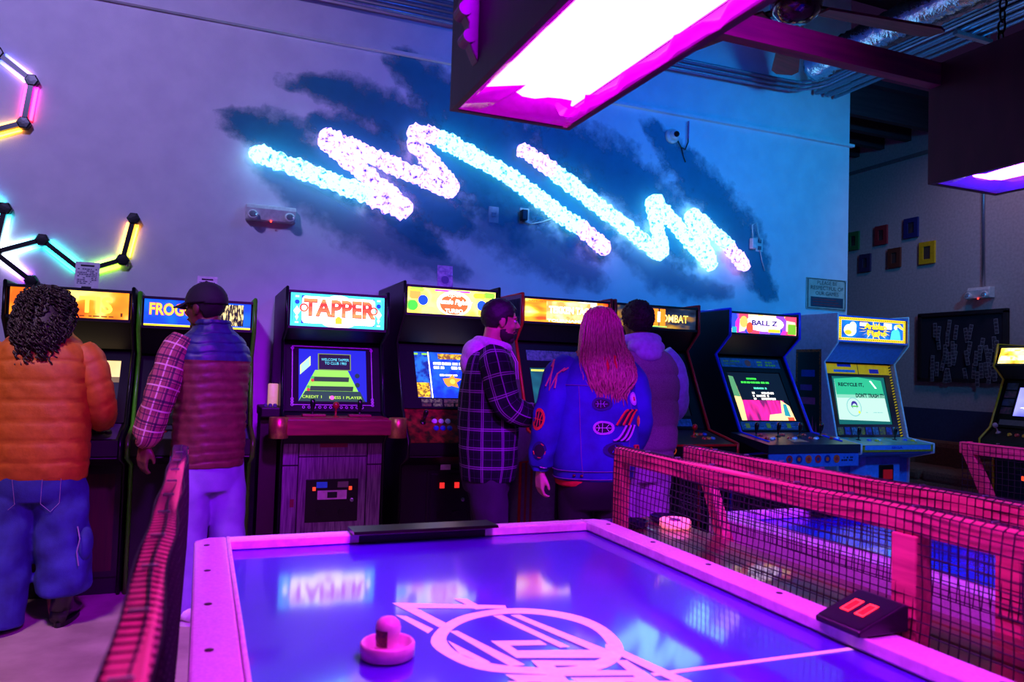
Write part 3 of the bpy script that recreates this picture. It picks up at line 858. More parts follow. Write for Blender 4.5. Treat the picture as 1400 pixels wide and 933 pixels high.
for u in (.24, .56):
    P.rect(u, .36, u + .17, .68, mat('red_digit_glow', (140, 16, 30), .4, emit=(255, 30, 50), es=.6), 2)
P.build('digits', sd)

# ================================================================== NET FENCES
M_FWOOD = mat('stained_fence_timber', (224, 104, 112), .6, col2=(184, 76, 88), scale=10, stretch=(5, .5, 5), bump=.3)
M_NET = mat('black_net_cord', (22, 14, 26), .7)
def net_grid(path, cell, length, y0, wob, thick=.0015):
    """net of cords: path is the (x, z) line across, swept along y"""
    P = [Vector((p[0], p[1])) for p in path]
    cum = [0]
    for a, b in zip(P[:-1], P[1:]): cum.append(cum[-1] + (b - a).length)
    def at(s):
        s = min(max(s, 0), cum[-1])
        for i in range(len(P) - 1):
            if s <= cum[i + 1] + 1e-9:
                return P[i].lerp(P[i + 1], (s - cum[i]) / (cum[i + 1] - cum[i]))
        return P[-1]
    nA = max(2, int(round(cum[-1] / cell))); nB = int(length / cell)
    def pos(i, j):
        q = at(cum[-1] * i / nA)
        fr = math.sin(math.pi * min(1, i / nA * 1.0))
        dx = wob * math.sin(j * .31 + i * .2) * fr
        dz = wob * 1.2 * math.sin(j * .11 + 1.3) * fr
        dy = wob * .8 * math.sin(i * .5 + j * .07)
        return Vector((q.x + dx, y0 + j * cell + dy, q.y + dz))
    shapes = []
    for i in range(nA + 1):
        shapes.append(tube([pos(i, j) for j in range(0, nB + 1)], thick, 3, caps=False))
    for j in range(nB + 1):
        shapes.append(tube([pos(i, j) for i in range(nA + 1)], thick, 3, caps=False))
    return shapes
def fence(label, x, ya, yb, ztop, lean, ends, net_side, zbot=TZ + .01, mid=(), cell=.021, rail=(.034, .052)):
    """fence along y at x; lean = how far the top lies off the foot in x"""
    root = empty('net_fence', label, 'fence', (x, (ya + yb) / 2, zbot))
    cy = (ya + yb) / 2
    o = lambda y: y - cy
    zt = ztop - zbot
    obj('top_rail', box((lean, (o(ya) + o(yb)) / 2, zt - rail[1] / 2), (rail[0], yb - ya, rail[1])), M_FWOOD, root, bevel=.004)
    for (yt, yf, lowz) in ends:
        obj('post', bar((lean, o(yt), zt - .005), (0, o(yf), lowz - zbot), .04, .045, (0, 1, 0)), M_FWOOD, root, bevel=.003)
    for y in mid:
        obj('post', bar((lean, o(y), zt - rail[1]), (0, o(y), -.06), .045, .06, (0, 1, 0)), M_FWOOD, root, bevel=.003)
    s = net_side
    path = [(lean - s * (rail[0] / 2 + .003), zt - rail[1] - .005), (lean - s * (rail[0] / 2 + .003), zt + .002), (lean + s * (rail[0] / 2 + .003), zt + .002), (lean + s * (rail[0] / 2 + .004), zt - rail[1]), (s * (.026), .0)]
    obj('net', net_grid(path, cell, yb - ya, o(ya), .004), M_NET, root, kind='stuff')
    n = int((yb - ya) / .17)
    for k in range(n):
        obj('staple', box((lean, o(ya) + .06 + k * .17, zt + .006), (.018, .003, .004)), M_STEEL, root)
    return root
fence('near left net fence, blurred, on the left edge of the nearest table', -.046, -.1, 2.36, 1.085, 0.0, [(2.34, 2.30, .62), (.4, .4, .62)], 1, mid=(1.16,))
fence('net fence between nearest table and wooden bar, square far post', 1.372, -.1, 2.36, 1.072, 0.0, [(2.335, 2.335, .62), (.2, .2, .62)], -1, mid=(1.16,))
fence('net fence along the left of the second table with slanted far post', 1.715, .0, 2.44, 1.065, 0.0, [(2.36, 2.17, .70), (.3, .3, .62)], -1, mid=(1.18,))
fence('net fence along the right of the second table, only its far end in view', 3.19, .0, 2.44, 1.075, 0.0, [(2.42, 2.24, .70), (.3, .3, .62)], -1, mid=(1.18,), cell=.026)

# wooden bar between the tables
br = empty('drink_bar', 'rustic wooden drink bar between the two net fences', 'bar', (1.55, 1.1, 0))
M_BARW = mat('varnished_bar_plank', (108, 66, 44), .28, col2=(70, 40, 30), scale=6, stretch=(5, .5, 5), coat=.5, bump=.15)
xs = [1.415, 1.505, 1.595, 1.682]
for a, b in zip(xs[:-1], xs[1:]):
    obj('plank', box(((a + b) / 2 - 1.55, .13, .755), (b - a - .003, 2.68, .05)), M_BARW, br, bevel=.006)
for y in (-.9, .2, 1.25):
    obj('leg', box((0, y, .365), (.09, .09, .73)), M_FWOOD, br)
    obj('cross_brace', box((0, y, .71), (.25, .06, .04)), M_FWOOD, br)
# glowing puck tray and small things on the bar
M_PINKG = mat('frosted_pink_plastic', (255, 150, 170), .35, emit=(255, 110, 140), es=1.1)
tr = empty('glowing_coaster', 'round glowing pink puck dish on the wooden bar', 'coaster', (1.615, 2.36, .781))
obj('dish', lathe([(.05, 0), (.056, .004), (.056, .026), (.052, .030), (.046, .026), (.01, .024)], (0, 0, 0), 32), M_PINKG, tr, smooth=True)
obj('cap', lathe([(.020, .024), (.020, .029), (.012, .031)], (.0, .0, 0), 16), mat('mauve_plastic', (140, 70, 120), .3), tr, smooth=True)
for i, (x, y, lb) in enumerate(((1.47, 2.40, 'at the left end of the wooden bar'), (1.63, 2.46, 'behind the pink dish'))):
    g = empty('glass_ashtray', 'low round faceted glass dish ' + lb, 'dish', (x, y, .781))
    obj('bowl', lathe([(.038, 0), (.046, .004), (.05, .024), (.044, .026), (.038, .01), (.01, .008)], (0, 0, 0), 10), mat('dark_reflective_glass', (60, 50, 90), .06, metal=.7), g)

# ================================================================== ARCADE CABINETS
M_BEZ = mat('bezel_black', (9, 8, 11), .6, spec=.2)
M_GLASS = mat('dark_screen_glass', (8, 9, 12), .15, spec=.3)
FY = 4.9
def slab(x0, x1, a, b, th, inward=1):
    """board between (y,z) points a (lower/front) and b (upper/back), thickness behind its face"""
    d = Vector((b[0] - a[0], b[1] - a[1])).normalized(); n = Vector((d.y, -d.x)) * th * inward
    return prism([a, b, (b[0] + n.x, b[1] + n.y), (a[0] + n.x, a[1] + n.y)], 'x', x0, x1)
def panel_of(x0, x1, a, b, lift=.0012):
    d = Vector((0, b[0] - a[0], b[1] - a[1])); n = Vector((1, 0, 0)).cross(d).normalized()
    return Panel(Vector((x0, a[0], a[1])) + n * lift, (1, 0, 0), d, x1 - x0, d.length)

class Cab:
    def __init__(s, label, x0, x1, H, zmb=1.67, ymb=0.0, r=(.16, 1.525), sb=(-.15, .93), cp=(-.48, .86), cpb=.775, base=-.05, back=.77, trim=(20, 20, 22), side=(14, 13, 16), rz=None, loc=None, frontcol=(14, 13, 16), tm=.010):
        s.w = x1 - x0; h = s.w / 2; s.h = h; s.H = H; t = .02
        s.root = empty('arcade_cabinet', label, 'arcade cabinet', loc or ((x0 + x1) / 2, FY, 0), rz or 0.0)
        s.zmb, s.ymb, s.r, s.sb, s.cp, s.cpb, s.base, s.t = zmb, ymb, r, sb, cp, cpb, base, t
        prof = [(back, 0), (back, H), (0, H), (ymb, zmb), r, sb, cp, (cp[0], cpb), (base, cpb - .07), (base, 0)]
        s.prof = prof
        ms = mat('side_%d_%d_%d' % side, side, .45); mt = mat('trim_%d_%d_%d' % trim, trim, .3); mf = mat('side_%d_%d_%d' % frontcol, frontcol, .45)
        s.mf, s.ms, s.mt = mf, ms, mt
        for sx in (-1, 1):
            a, b = sorted((sx * h, sx * (h - t)))
            sp = obj('side_panel', prism(prof[::-1], 'x', a, b), ms, s.root)
            path = [(sx * (h - t / 2), y, z) for y, z in prof[1:]]
            obj('edge_molding', tube(path, tm, 6), mt, sp, smooth=True)
        xi = h - t - .001; s.xi = xi
        obj('top_panel', box((0, back / 2 + .01, H - .03), (2 * xi, back - .02, .018)), ms, s.root)
        obj('back_panel', box((0, back - .02, H / 2), (2 * xi, .018, H - .06)), ms, s.root)
        # marquee
        s.m0, s.m1 = (ymb + .014, zmb + .022), (.014, H - .03)
        s.marq = obj('marquee', slab(-xi, xi, s.m0, s.m1, .012), M_BEZ, s.root)
        obj('marquee_retainer', [box((0, .008, H - .022), (2 * xi, .014, .016)), box((0, ymb + .008, zmb + .014), (2 * xi, .014, .016))], mf, s.root)
        # speaker panel
        obj('speaker_panel', slab(-xi, xi, (r[0] + .0, r[1] + .004), (ymb + .02, zmb + .008), .012), mf, s.root)
        # screen: bezel frame round recessed glass
        s.s0, s.s1 = (sb[0] + .035, sb[1] + .004), (r[0] + .035, r[1] - .004)
        # control panel
        s.cpo = obj('control_panel', prism([(cp[0] + .004, cp[1] - .006), (sb[0] + .05, sb[1] - .0), (sb[0] + .05, sb[1] - .03), (cp[0] + .03, cpb + .01), (cp[0] + .004, cpb + .01)], 'x', -xi, xi), mf, s.root)
        obj('front_panel', [slab(-xi, xi, (base + .012, .10), (base + .012, cpb - .06), .016), slab(-xi, xi, (base + .012, cpb - .062), (cp[0] + .02, cpb + .008), .012, -1)], mf, s.root)
        obj('kick_plate', box((0, base + .04, .05), (2 * xi, .02, .1)), M_BLACK, s.root)
    def marquee(s):
        return panel_of(-s.xi + .012, s.xi - .012, s.m0, s.m1)
    def screen(s, u0=.12, u1=.88, v0=.12, v1=.80, bez=None):
        """returns a print Panel for the tube; bezel boards go round it"""
        b = bez or M_BEZ
        a, c = Vector(s.s0), Vector(s.s1); d = c - a; x0, x1 = -s.xi, s.xi; W = x1 - x0
        P = lambda v: tuple(a + d * v)
        for q0, q1, v_0, v_1 in ((x0, x1, 0, v0), (x0, x1, v1, 1), (x0, x0 + u0 * W, v0, v1), (x0 + u1 * W, x1, v0, v1)):
            obj('bezel', slab(q0, q1, P(v_0), P(v_1), .014), b, s.root)
        n = Vector((d.y, -d.x)).normalized() * .012
        g0, g1 = Vector(P(v0)) + n, Vector(P(v1)) + n
        X0, X1 = x0 + u0 * W, x0 + u1 * W
        s.tube = obj('screen', slab(X0 - .005, X1 + .005, tuple(g0), tuple(g1), .02), M_GLASS, s.root)
        return panel_of(X0, X1, tuple(g0), tuple(g1))
    def bezel_print(s):
        return panel_of(-s.xi, s.xi, s.s0, s.s1, .0010)
    def cpanel(s):
        return panel_of(-s.xi, s.xi, (s.cp[0] + .004, s.cp[1] - .006), (s.sb[0] + .05, s.sb[1]))
    def cfront(s):
        return panel_of(-s.xi, s.xi, (s.cp[0] + .004, s.cpb + .01), (s.cp[0] + .004, s.cp[1] - .006))
    def lower(s):
        return panel_of(-s.xi, s.xi, (s.base + .012, .10), (s.base + .012, s.cpb - .06))
    def sidep(s, sx=-1):
        y1 = s.prof[0][0]
        return Panel((sx * (s.h + .001), y1, 0), (0, -1, 0), (0, 0, 1), 1, 1)
    def on(s, P, u, v, shape):
        """place a shape (z = out of the panel) on print panel P"""
        M = Matrix((P.U, P.V, P.N)).transposed().to_4x4(); M.translation = Vector(P.pt(u, v, 0))
        return xf(shape, M)
    def stick(s, P, u, v, col=(12, 12, 14), ball=False):
        m = mat('stick_%d_%d_%d' % col, col, .3, coat=.3)
        if ball:
            sh = lathe([(.022, 0), (.016, .006), (.006, .008), (.006, .05), (.016, .056), (.021, .072), (.016, .088), (.004, .094)], seg=14)
        else:
            sh = lathe([(.022, 0), (.016, .006), (.006, .008), (.007, .04), (.014, .055), (.017, .085), (.014, .105), (.004, .110)], seg=14)
        obj('joystick', s.on(P, u, v, sh), m, s.cpo, smooth=True)
    def btn(s, P, u, v, col, r=.015):
        obj('button', s.on(P, u, v, lathe([(r * 1.25, 0), (r * 1.25, .005), (r, .006), (r, .013), (r * .7, .014)], seg=12)), mat('button_%d_%d_%d' % col, col, .3, coat=.3), s.cpo, smooth=True)
    def coin(s, u, v, w_, h_, lit=(255, 70, 40), frame=(12, 11, 14), bx=.17, bs=1.0):
        P = s.lower(); M = Matrix((P.U, P.V, P.N)).transposed().to_4x4(); M.translation = Vector(P.pt(u, v, 0))
        md = mat('coin_door_%d' % frame[0], frame, .4)
        c = obj('coin_door', xf(box((0, 0, .006), (w_, h_, .012)), M), md, s.root, bevel=.006)
        obj('inner_door', xf(box((0, 0, .015), (w_ * .84, h_ * .86, .008)), M), md, c, bevel=.003)
        for sx in (-1, 1):
            obj('coin_button', xf(box((sx * w_ * bx, h_ * .24, .024), (.03 * bs, .036 * bs, .012)), M), glow('coin_lamp_%d_%d' % lit[:2], lit, .8), c)
            obj('coin_return', xf(box((sx * w_ * .17, -h_ * .24, .021), (.05, .04, .006)), M), M_BLACKM, c)
        obj('lock', xf(lathe([(.012, .018), (.012, .028), (.006, .03)], (w_ * .32, 0, 0), 12), M), M_STEEL, c)
        return c, M

def vg(P, cols, u0, v0, u1, v1, n=None):
    """vertical stack of colour bands"""
    for k, m in enumerate(cols):
        P.rect(u0, v0 + (v1 - v0) * k / len(cols), u1, v0 + (v1 - v0) * (k + 1) / len(cols), m, P.lv)
def dashes(P, u0, v0, u1, v1, rows, m, fill=.7, seed=1):
    """small illegible lines of print"""
    rg = random.Random(seed); P.lv += 1
    for r in range(rows):
        y0 = v1 - (v1 - v0) * (r + .85) / rows; y1 = v1 - (v1 - v0) * (r + .25) / rows; x = u0
        while x < u1:
            w_ = rg.uniform(.02, .06) * (u1 - u0) * 3
            if rg.random() < fill: P.rect(x, y0, min(u1, x + w_ * .8), y1, m, P.lv)
            x += w_
G = glow
def arch(a_, up=.25):
    return lambda a, b: (a, b * (1 - up * math.sin(math.pi * a) * .5) + up * math.sin(math.pi * a) * .35)

# --- 1 leftmost: orange marquee
c = Cab('black arcade cabinet with glowing orange marquee behind the person in orange jacket', -1.03, -.377, 1.735, zmb=1.53, r=(.16, 1.38), sb=(-.08, .96), cp=(-.36, .90), cpb=.80, trim=(16, 15, 18), side=(12, 11, 13), frontcol=(16, 13, 15))
P = c.marquee(); P.rect(0, 0, 1, 1, G('orange_marquee', (250, 120, 20), 1.5, scale=5, colors=[(210, 80, 12), (240, 130, 25), (255, 210, 110)], lo=.35, hi=.68))
yl = G('marquee_yellow', (255, 205, 60), 1.9)
P.text('TIS', .57, .2, .86, .82, yl, bold=.03); P.rect(.02, .08, .16, .16, G('brown_mark', (120, 60, 10), .6)); P.rect(.93, .1, .95, .24, MATS['brown_mark'])
dashes(P, .5, .05, .9, .12, 1, MATS['brown_mark'], .5, 3)
P.build('marquee_print', c.marq)
S = c.screen(.08, .92, .10, .86)
S.rect(0, 0, 1, 1, G('dim_blue_screen', (26, 30, 44), .5)); S.rect(0, .70, 1, 1, G('cream_reflection', (255, 226, 170), .9, (250, 205, 140), 4)); S.rect(0, .60, 1, .70, G('cream_reflection_edge', (150, 120, 90), .5))  # cream bands paint a reflection into the top of the screen
for k in range(5): S.disc(.55 + .09 * k, .5 - .03 * (k % 2), .035, G('amber_dot', (220, 150, 30), .7))
S.rect(.62, .25, .9, .4, G('steel_blue_block', (40, 60, 110), .5))
S.build('screen_picture', c.tube)
Q = c.cpanel(); Q.rect(.02, .05, .98, .95, mat('violet_grey_panel', (92, 84, 104), .4)); Q.build('panel_print', c.cpo)
for u in (.3, .7): c.stick(Q, u, .5, (20, 20, 24), True)
for u in (.78, .84, .9): c.btn(Q, u, .4, (60, 60, 80))
L = c.lower(); L.rect(.05, .05, .95, .9, mat('dark_red_wood', (62, 22, 16), .5, col2=(44, 14, 10), scale=8, stretch=(6, 6, .5))); L.build('front_print', c.root)

# --- 2 Frogger
c = Cab('arcade cabinet with bright green edge trim and blue marquee reading FROGGER', -.362, .292, 1.712, zmb=1.505, r=(.15, 1.36), sb=(-.06, .95), cp=(-.34, .90), cpb=.80, trim=(70, 190, 30), side=(16, 22, 14), frontcol=(13, 12, 15), tm=.013)
P = c.marquee(); P.rect(0, 0, 1, 1, G('yellow_line', (250, 215, 40), 1.3)); P.rect(.0, .07, 1, 1, G('frog_blue', (14, 60, 215), 1.2, (10, 90, 235), 8))
P.rect(.68, .12, .93, .95, G('streaky_water', (20, 20, 20), 1.1, (255, 225, 150), 60, stretch=(2, 1, .5), lo=.45, hi=.62))
P.poly([(.58, .1), (.66, .1), (.68, .9)], G('white_spike', (230, 240, 255), 1.3)); P.poly([(.62, .1), (.68, .1), (.69, .7)], G('sky_spike', (90, 180, 255), 1.2))
P.text('FROGGER', .045, .40, .60, .88, G('frog_red', (230, 60, 30), 1.2), bold=.05); P.text('FROGGER', .05, .42, .595, .86, yl, bold=.012)
P.build('marquee_print', c.marq)
S = c.screen(.1, .9, .12, .84); S.rect(0, 0, 1, 1, G('night_screen', (12, 14, 22), .4)); dashes(S, .6, .2, .98, .9, 16, G('dim_specks', (90, 90, 100), .5), .35, 5); S.build('screen_picture', c.tube)
Q = c.cpanel(); Q.rect(.02, .05, .98, .95, mat('purple_grey_panel', (80, 72, 110), .4)); Q.build('panel_print', c.cpo)
for u in (.25,): c.stick(Q, u, .5, (180, 30, 30), True)
for u in (.75, .85): c.btn(Q, u, .45, (220, 200, 60))

# --- side stand between FROGGER and TAPPER
st = empty('side_stand', 'narrow dark stand with small black top between FROGGER and TAPPER cabinets', 'stand', (.405, 5.05, 0))
M_DKRED = mat('dark_red_board', (46, 14, 26), .5)
obj('column', box((-.01, .02, .5), (.10, .30, 1.0)), M_DKRED, st); obj('base', box((-.01, .02, .02), (.115, .34, .04)), M_BLACK, st)
tp = obj('top', box((-.01, -.02, 1.03), (.115, .38, .06)), M_BLACK, st, bevel=.008)
for k in range(3): obj('knob', lathe([(.012, 1.06), (.012, 1.075), (.006, 1.08)], (-.035 + .028 * k, -.12, 0), 10), mat('blue_grey_knob', (90, 96, 130), .3), tp)
cu = empty('candle', 'pale candle in glass on the narrow stand beside TAPPER', 'candle', (.425, 5.1, 1.06))
obj('wax', lathe([(.030, 0), (.032, .004), (.032, .135), (.026, .14), (.006, .135)], (0, 0, 0), 18), mat('ivory_wax', (226, 200, 160), .5, emit=(255, 190, 120), es=.35), cu, smooth=True)
obj('wick', tube([(0, 0, .135), (.002, 0, .15)], .002, 5), M_INK, cu)

# --- 3 Tapper
c = Cab('TAPPER arcade cabinet with oak front, red bar rail and two brass cups', .458, 1.112, 1.805, zmb=1.545, ymb=-.02, r=(.16, 1.48), sb=(.02, 1.03), cp=(-.10, .985), cpb=.90, base=-.03, trim=(16, 12, 26), side=(14, 11, 26), frontcol=(24, 14, 30))
P = c.marquee(); bl = G('royal_blue', (14, 60, 200), 1.3); cy_ = G('teal_edge', (60, 200, 225), 1.5); wh = G('warm_white', (255, 244, 240), 2.3)
P.rect(0, 0, 1, 1, cy_); P.rect(.015, .08, .985, .93, bl)
for u in (.02, .89): P.rect(u, .06, u + .09, .95, cy_)
for u in (.065, .935):
    P.poly([(u - .035, .45), (u, .3), (u + .035, .45), (u, .6)], wh); P.poly([(u - .02, .27), (u, .15), (u + .02, .27), (u, .37)], G('ice_blue', (170, 225, 255), 1.6)); P.rect(u - .02, .86, u + .02, .92, MATS['ice_blue']); P.rect(u - .02, .08, u + .02, .13, MATS['ice_blue']); P.disc(u, .72, .07, bl)
pts = []
for cx_, cy2, a0 in ((.86, .78, 0), (.15, .78, 90), (.15, .22, 180), (.86, .22, 270)):
    for q in range(6):
        a = math.radians(a0 + q * 18); pts.append((cx_ + .035 * math.cos(a), cy2 + .13 * math.sin(a)))
P.poly(pts, wh); P.disc(.5, .86, .12, wh, ru=.11)
P.disc(.5, .1, .13, G('pale_grey_arc', (200, 210, 225), 1.5), ru=.17); P.disc(.5, .09, .10, wh, ru=.16)
P.text('TAPPER', .13, .30, .90, .84, G('tapper_deep_red', (190, 40, 20), 1.2), bold=.045); P.text('TAPPER', .132, .32, .896, .84, G('tapper_orange', (235, 80, 40), 1.4, scale=6, colors=[(214, 50, 30), (245, 130, 70)], stretch=(.2, .2, 3)), bold=.025)
for u, s_ in ((.135, 1), (.88, -1)): P.ring(u, .55, .13, .05, MATS['tapper_orange'])
P.rect(.465, .10, .535, .28, G('gold_badge', (240, 170, 20), 1.4)); P.disc(.5, .26, .07, MATS['gold_badge']); P.text('TAPPER', .42, .87, .58, .92, G('pink_small', (220, 110, 120), 1.0))
P.build('marquee_print', c.marq)
S = c.screen(.15, .86, .14, .90)
db = G('screen_blue', (14, 40, 210), .8); lg = G('screen_lime', (160, 245, 80), .72); dg = G('screen_dark_green', (26, 70, 50), .7)
S.rect(0, 0, 1, 1, db); S.poly([(.0, .0), (.95, .0), (.72, .60), (.24, .60)], lg); S.poly([(.0, .0), (.98, .0), (.9, .2), (.10, .2)], dg)
S.rect(.28, .60, .77, .92, G('sign_olive', (120, 140, 50), .8)); S.rect(.295, .615, .755, .905, G('sign_dark', (22, 28, 40), .5))
P_t = G('cyan_text', (90, 210, 235), 1.1); S.text('WELCOME TAPPER', .33, .78, .74, .83, P_t); S.text('TO CLUB 1983', .38, .71, .70, .76, P_t)
for v in (.47, .29):
    S.poly([(.17 if v < .4 else .22, v), (.80 if v < .4 else .74, v), (.79 if v < .4 else .73, v - .09), (.16 if v < .4 else .21, v - .09)], G('bar_top_green', (40, 70, 30), .6)); 
    for k in range(2): S.disc(.14 + (.06 if v > .4 else 0) + .0 * k, v - .02 - .05 * k, .03, G('barrel_red' if k else 'barrel_green', (200, 60, 40) if k else (60, 180, 60), .9))
    S.disc(.86, v + .03, .045, G('dark_teal_barrel', (14, 60, 60), .6))
S.poly([(.02, .5), (.17, .68), (.17, .86), (.02, .68)], G('pale_yellow', (220, 240, 140), 1.0)); S.poly([(.035, .52), (.155, .67), (.155, .83), (.035, .67)], G('mint', (160, 230, 200), 1.0))
S.text('CREDIT 1', .05, .06, .33, .11, G('lime_text', (190, 240, 60), 1.0)); S.text('PRESS 1 PLAYER', .44, .05, .92, .10, MATS['lime_text']); S.disc(.48, .07, .04, G('pink_blob', (240, 90, 200), 1.0))
S.build('screen_picture', c.tube)
B = c.bezel_print(); pk = mat('pale_pink_filigree', (190, 150, 190), .4)
for u0, v0, u1, v1 in ((.08, .10, .09, .92), (.91, .10, .92, .92), (.08, .085, .92, .095), (.08, .925, .92, .935)): B.rect(u0, v0, u1, v1, pk, 1)
for u in (.085, .915):
    for v in (.09, .13, .17, .9): B.ring(u, v, .022, .008, pk, 2, 12)
for k in range(12): B.ring(.2 + k * .055, .055, .02, .008, pk, 2, 10)
B.build('bezel_print', c.root)
# oak front: stiles, planks, bar rail and cups
M_OAK = mat('grey_oak', (150, 118, 150), .5, col2=(96, 66, 104), scale=14, stretch=(9, 9, .5), bump=.3)
yF = c.base + .012
for x0, x1, z0, z1 in ((-.305, -.215, .10, .70), (-.305, -.215, .708, .885), (.215, .305, .10, .70), (.215, .305, .708, .885), (-.209, .209, .76, .885), (-.209, .209, .10, .753)):
    obj('oak_plank', box(((x0 + x1) / 2, yF - .008, (z0 + z1) / 2), (x1 - x0, .016, z1 - z0)), M_OAK, c.root, bevel=.002)
M_REDW = mat('red_painted_rail', (158, 26, 60), .45, col2=(128, 20, 48), scale=10, stretch=(.5, 5, 5))
obj('bar_rail', box((0, -.225, .955), (.63, .06, .095)), M_REDW, c.root, bevel=.006)
obj('bar_top', box((0, -.11, 1.0), (.60, .21, .02)), M_REDW, c.root)
M_BRASS = mat('brass', (214, 170, 96), .35, metal=.75, scale=80)
for sx in (-1, 1):
    cu = obj('brass_cup', lathe([(.050, .89), (.056, .892), (.056, 1.012), (.052, 1.014), (.050, 1.0), (.01, .995)], (sx * .355, -.225, 0), 28), M_BRASS, c.root, smooth=True)
    obj('bracket', box((sx * .325, -.215, .95), (.05, .04, .05)), M_BLACK, cu)
Q = Panel((-.3, -.2, 1.0105), (1, 0, 0), (0, 1, 0), .6, .18)
for u in (.25, .73): c.stick(Q, u, .5, (14, 14, 20))
c.stick(Q, .48, .4, (170, 20, 40), True)
for sx in (-1, 1): obj('pad', box((sx * .14, -.1, 1.018), (.14, .06, .016)), M_REDW, c.root, bevel=.004)
cdr, M = c.coin(.5, .52, .385, .31, bx=.29, bs=.6)
for sx, col in ((-1, (40, 60, 210)), (1, (90, 40, 90))): obj('label_plate', xf(box((sx * .065, .098, .022), (.066, .036, .004)), M), mat('plate_%d' % col[0], col, .4, emit=col, es=.3), cdr)
obj('price_card', xf(box((.0, .035, .022), (.18, .056, .004)), M), mat('pink_card', (236, 150, 226), .5), cdr)
obj('price_print', xf(box((.0, .035, .025), (.06, .036, .002)), M), M_INK, cdr)
L = Panel((-c.xi, yF - .0165, .10), (1, 0, 0), (0, 0, 1), 2 * c.xi, .70)
L.rect(.36, 1.02, .64, 1.07, mat('red_sticker', (140, 26, 60), .5)); L.rect(.085, .50, .125, .57, MATS['red_sticker']); L.build('stickers', c.root)

# --- 4 puzzle game
c = Cab('black arcade cabinet with colourful gem marquee behind the man in plaid shirt', 1.20, 1.885, 1.893, zmb=1.67, r=(.17, 1.50), sb=(-.06, 1.06), cp=(-.24, .86), cpb=.77, trim=(20, 18, 22), side=(12, 11, 15), frontcol=(13, 12, 15))
P = c.marquee(); P.rect(0, 0, 1, 1, G('gem_base', (245, 215, 40), 1.7, scale=6, colors=[(250, 225, 70), (255, 240, 120), (140, 220, 60)], lo=.4, hi=.68))
for u, v, w_, h_, col in ((.02, .55, .12, .35, (250, 140, 60)), (.0, .1, .1, .4, (120, 225, 60)), (.02, .85, .16, .15, (150, 210, 60)), (.74, .72, .14, .2, (170, 220, 40)), (.86, .75, .13, .22, (120, 200, 50)), (.86, .45, .13, .25, (250, 230, 90)), (.16, .02, .14, .25, (255, 170, 110)), (.8, .02, .18, .25, (250, 200, 60))):
    P.poly([(u + .02, v), (u + w_ - .02, v), (u + w_, v + .06), (u + w_, v + h_ - .06), (u + w_ - .02, v + h_), (u + .02, v + h_), (u, v + h_ - .06), (u, v + .06)], G('gem_%d_%d' % col[:2], col, 1.6), 3)
for u, v, col in ((.17, .52, (20, 70, 220)), (.84, .44, (30, 80, 220)), (.06, .3, (70, 220, 60))): P.disc(u, v, .2, G('orb_%d' % col[1], col, 1.2), 4)
P.rect(.3, .9, .7, .97, G('violet_streak', (190, 60, 220), 1.3)); P.disc(.52, .45, .5, G('badge_cream', (255, 225, 170), 2.0), ru=.2); P.disc(.52, .42, .4, G('badge_orange', (230, 90, 40), 1.5), ru=.16)
P.text('Super', .40, .66, .62, .88, G('white_red', (255, 190, 170), 2.0), shear=.25, bold=.02); P.text('Puzzle Fighter', .33, .36, .73, .62, wh, shear=.2, bold=.03); P.text('TURBO', .42, .08, .62, .24, wh, bold=.03)
P.build('marquee_print', c.marq)
S = c.screen(.17, .90, .16, .88)
S.rect(0, 0, 1, 1, G('deep_blue_screen', (10, 50, 200), 1.0, (20, 90, 220), 14)); S.rect(0, .02, .22, .98, G('navy_block', (14, 40, 150), .9, (30, 110, 230), 20)); S.rect(.21, .0, .225, 1, wh)
S.rect(.0, .02, .19, .33, G('gold_tiles', (250, 190, 20), 1.2, (120, 80, 10), 60)); S.rect(.36, .85, .9, .97, G('gold_banner', (230, 180, 30), 1.2, (120, 70, 20), 40)); S.rect(.0, .93, .06, .97, lg, S.lv); S.rect(.12, .93, .2, .97, lg, S.lv)
dashes(S, .28, .62, .95, .80, 2, wh, .85, 4); dashes(S, .25, .47, .95, .53, 1, wh, .8, 6)
S.poly([(.42, .32), (.46, .25), (.52, .27), (.62, .23), (.60, .34), (.68, .42), (.58, .44), (.55, .52), (.50, .44), (.40, .42)], G('orange_burst', (255, 130, 30), 1.5)); S.disc(.54, .36, .05, yl)
S.build('screen_picture', c.tube)
B = c.bezel_print()
for k in range(6): B.rect(.2 + .12 * k, .03, .3 + .12 * k, .075, G('card_%d' % (k % 3), ((120, 50, 60), (140, 110, 120), (110, 60, 90))[k % 3], .35, (60, 40, 60), 60), 1)
for k in range(3): B.rect(.2 + .24 * k, .085, .42 + .24 * k, .14, G('card_%d' % ((k + 1) % 3), (0, 0, 0)), 1)
B.build('bezel_print', c.root)
Q = c.cpanel(); Q.rect(.01, .02, .99, .98, mat('red_lava_print', (150, 26, 34), .35, col2=(34, 8, 14), scale=26)); Q.build('panel_print', c.cpo)
for k in range(7): pass
for u in (.3, .7):
    c.stick(Q, u - .12, .6, (14, 14, 16))
    for k in range(3): c.btn(Q, u + .07 * k, .62, (230, 230, 235)); c.btn(Q, u + .07 * k, .42, (40, 60, 200))
cdr, M = c.coin(.5, .6, .30, .40, (230, 40, 40)); obj('paper_tag', xf(box((-.03, .215, .02), (.07, .035, .003)), M), M_PAPER, cdr)

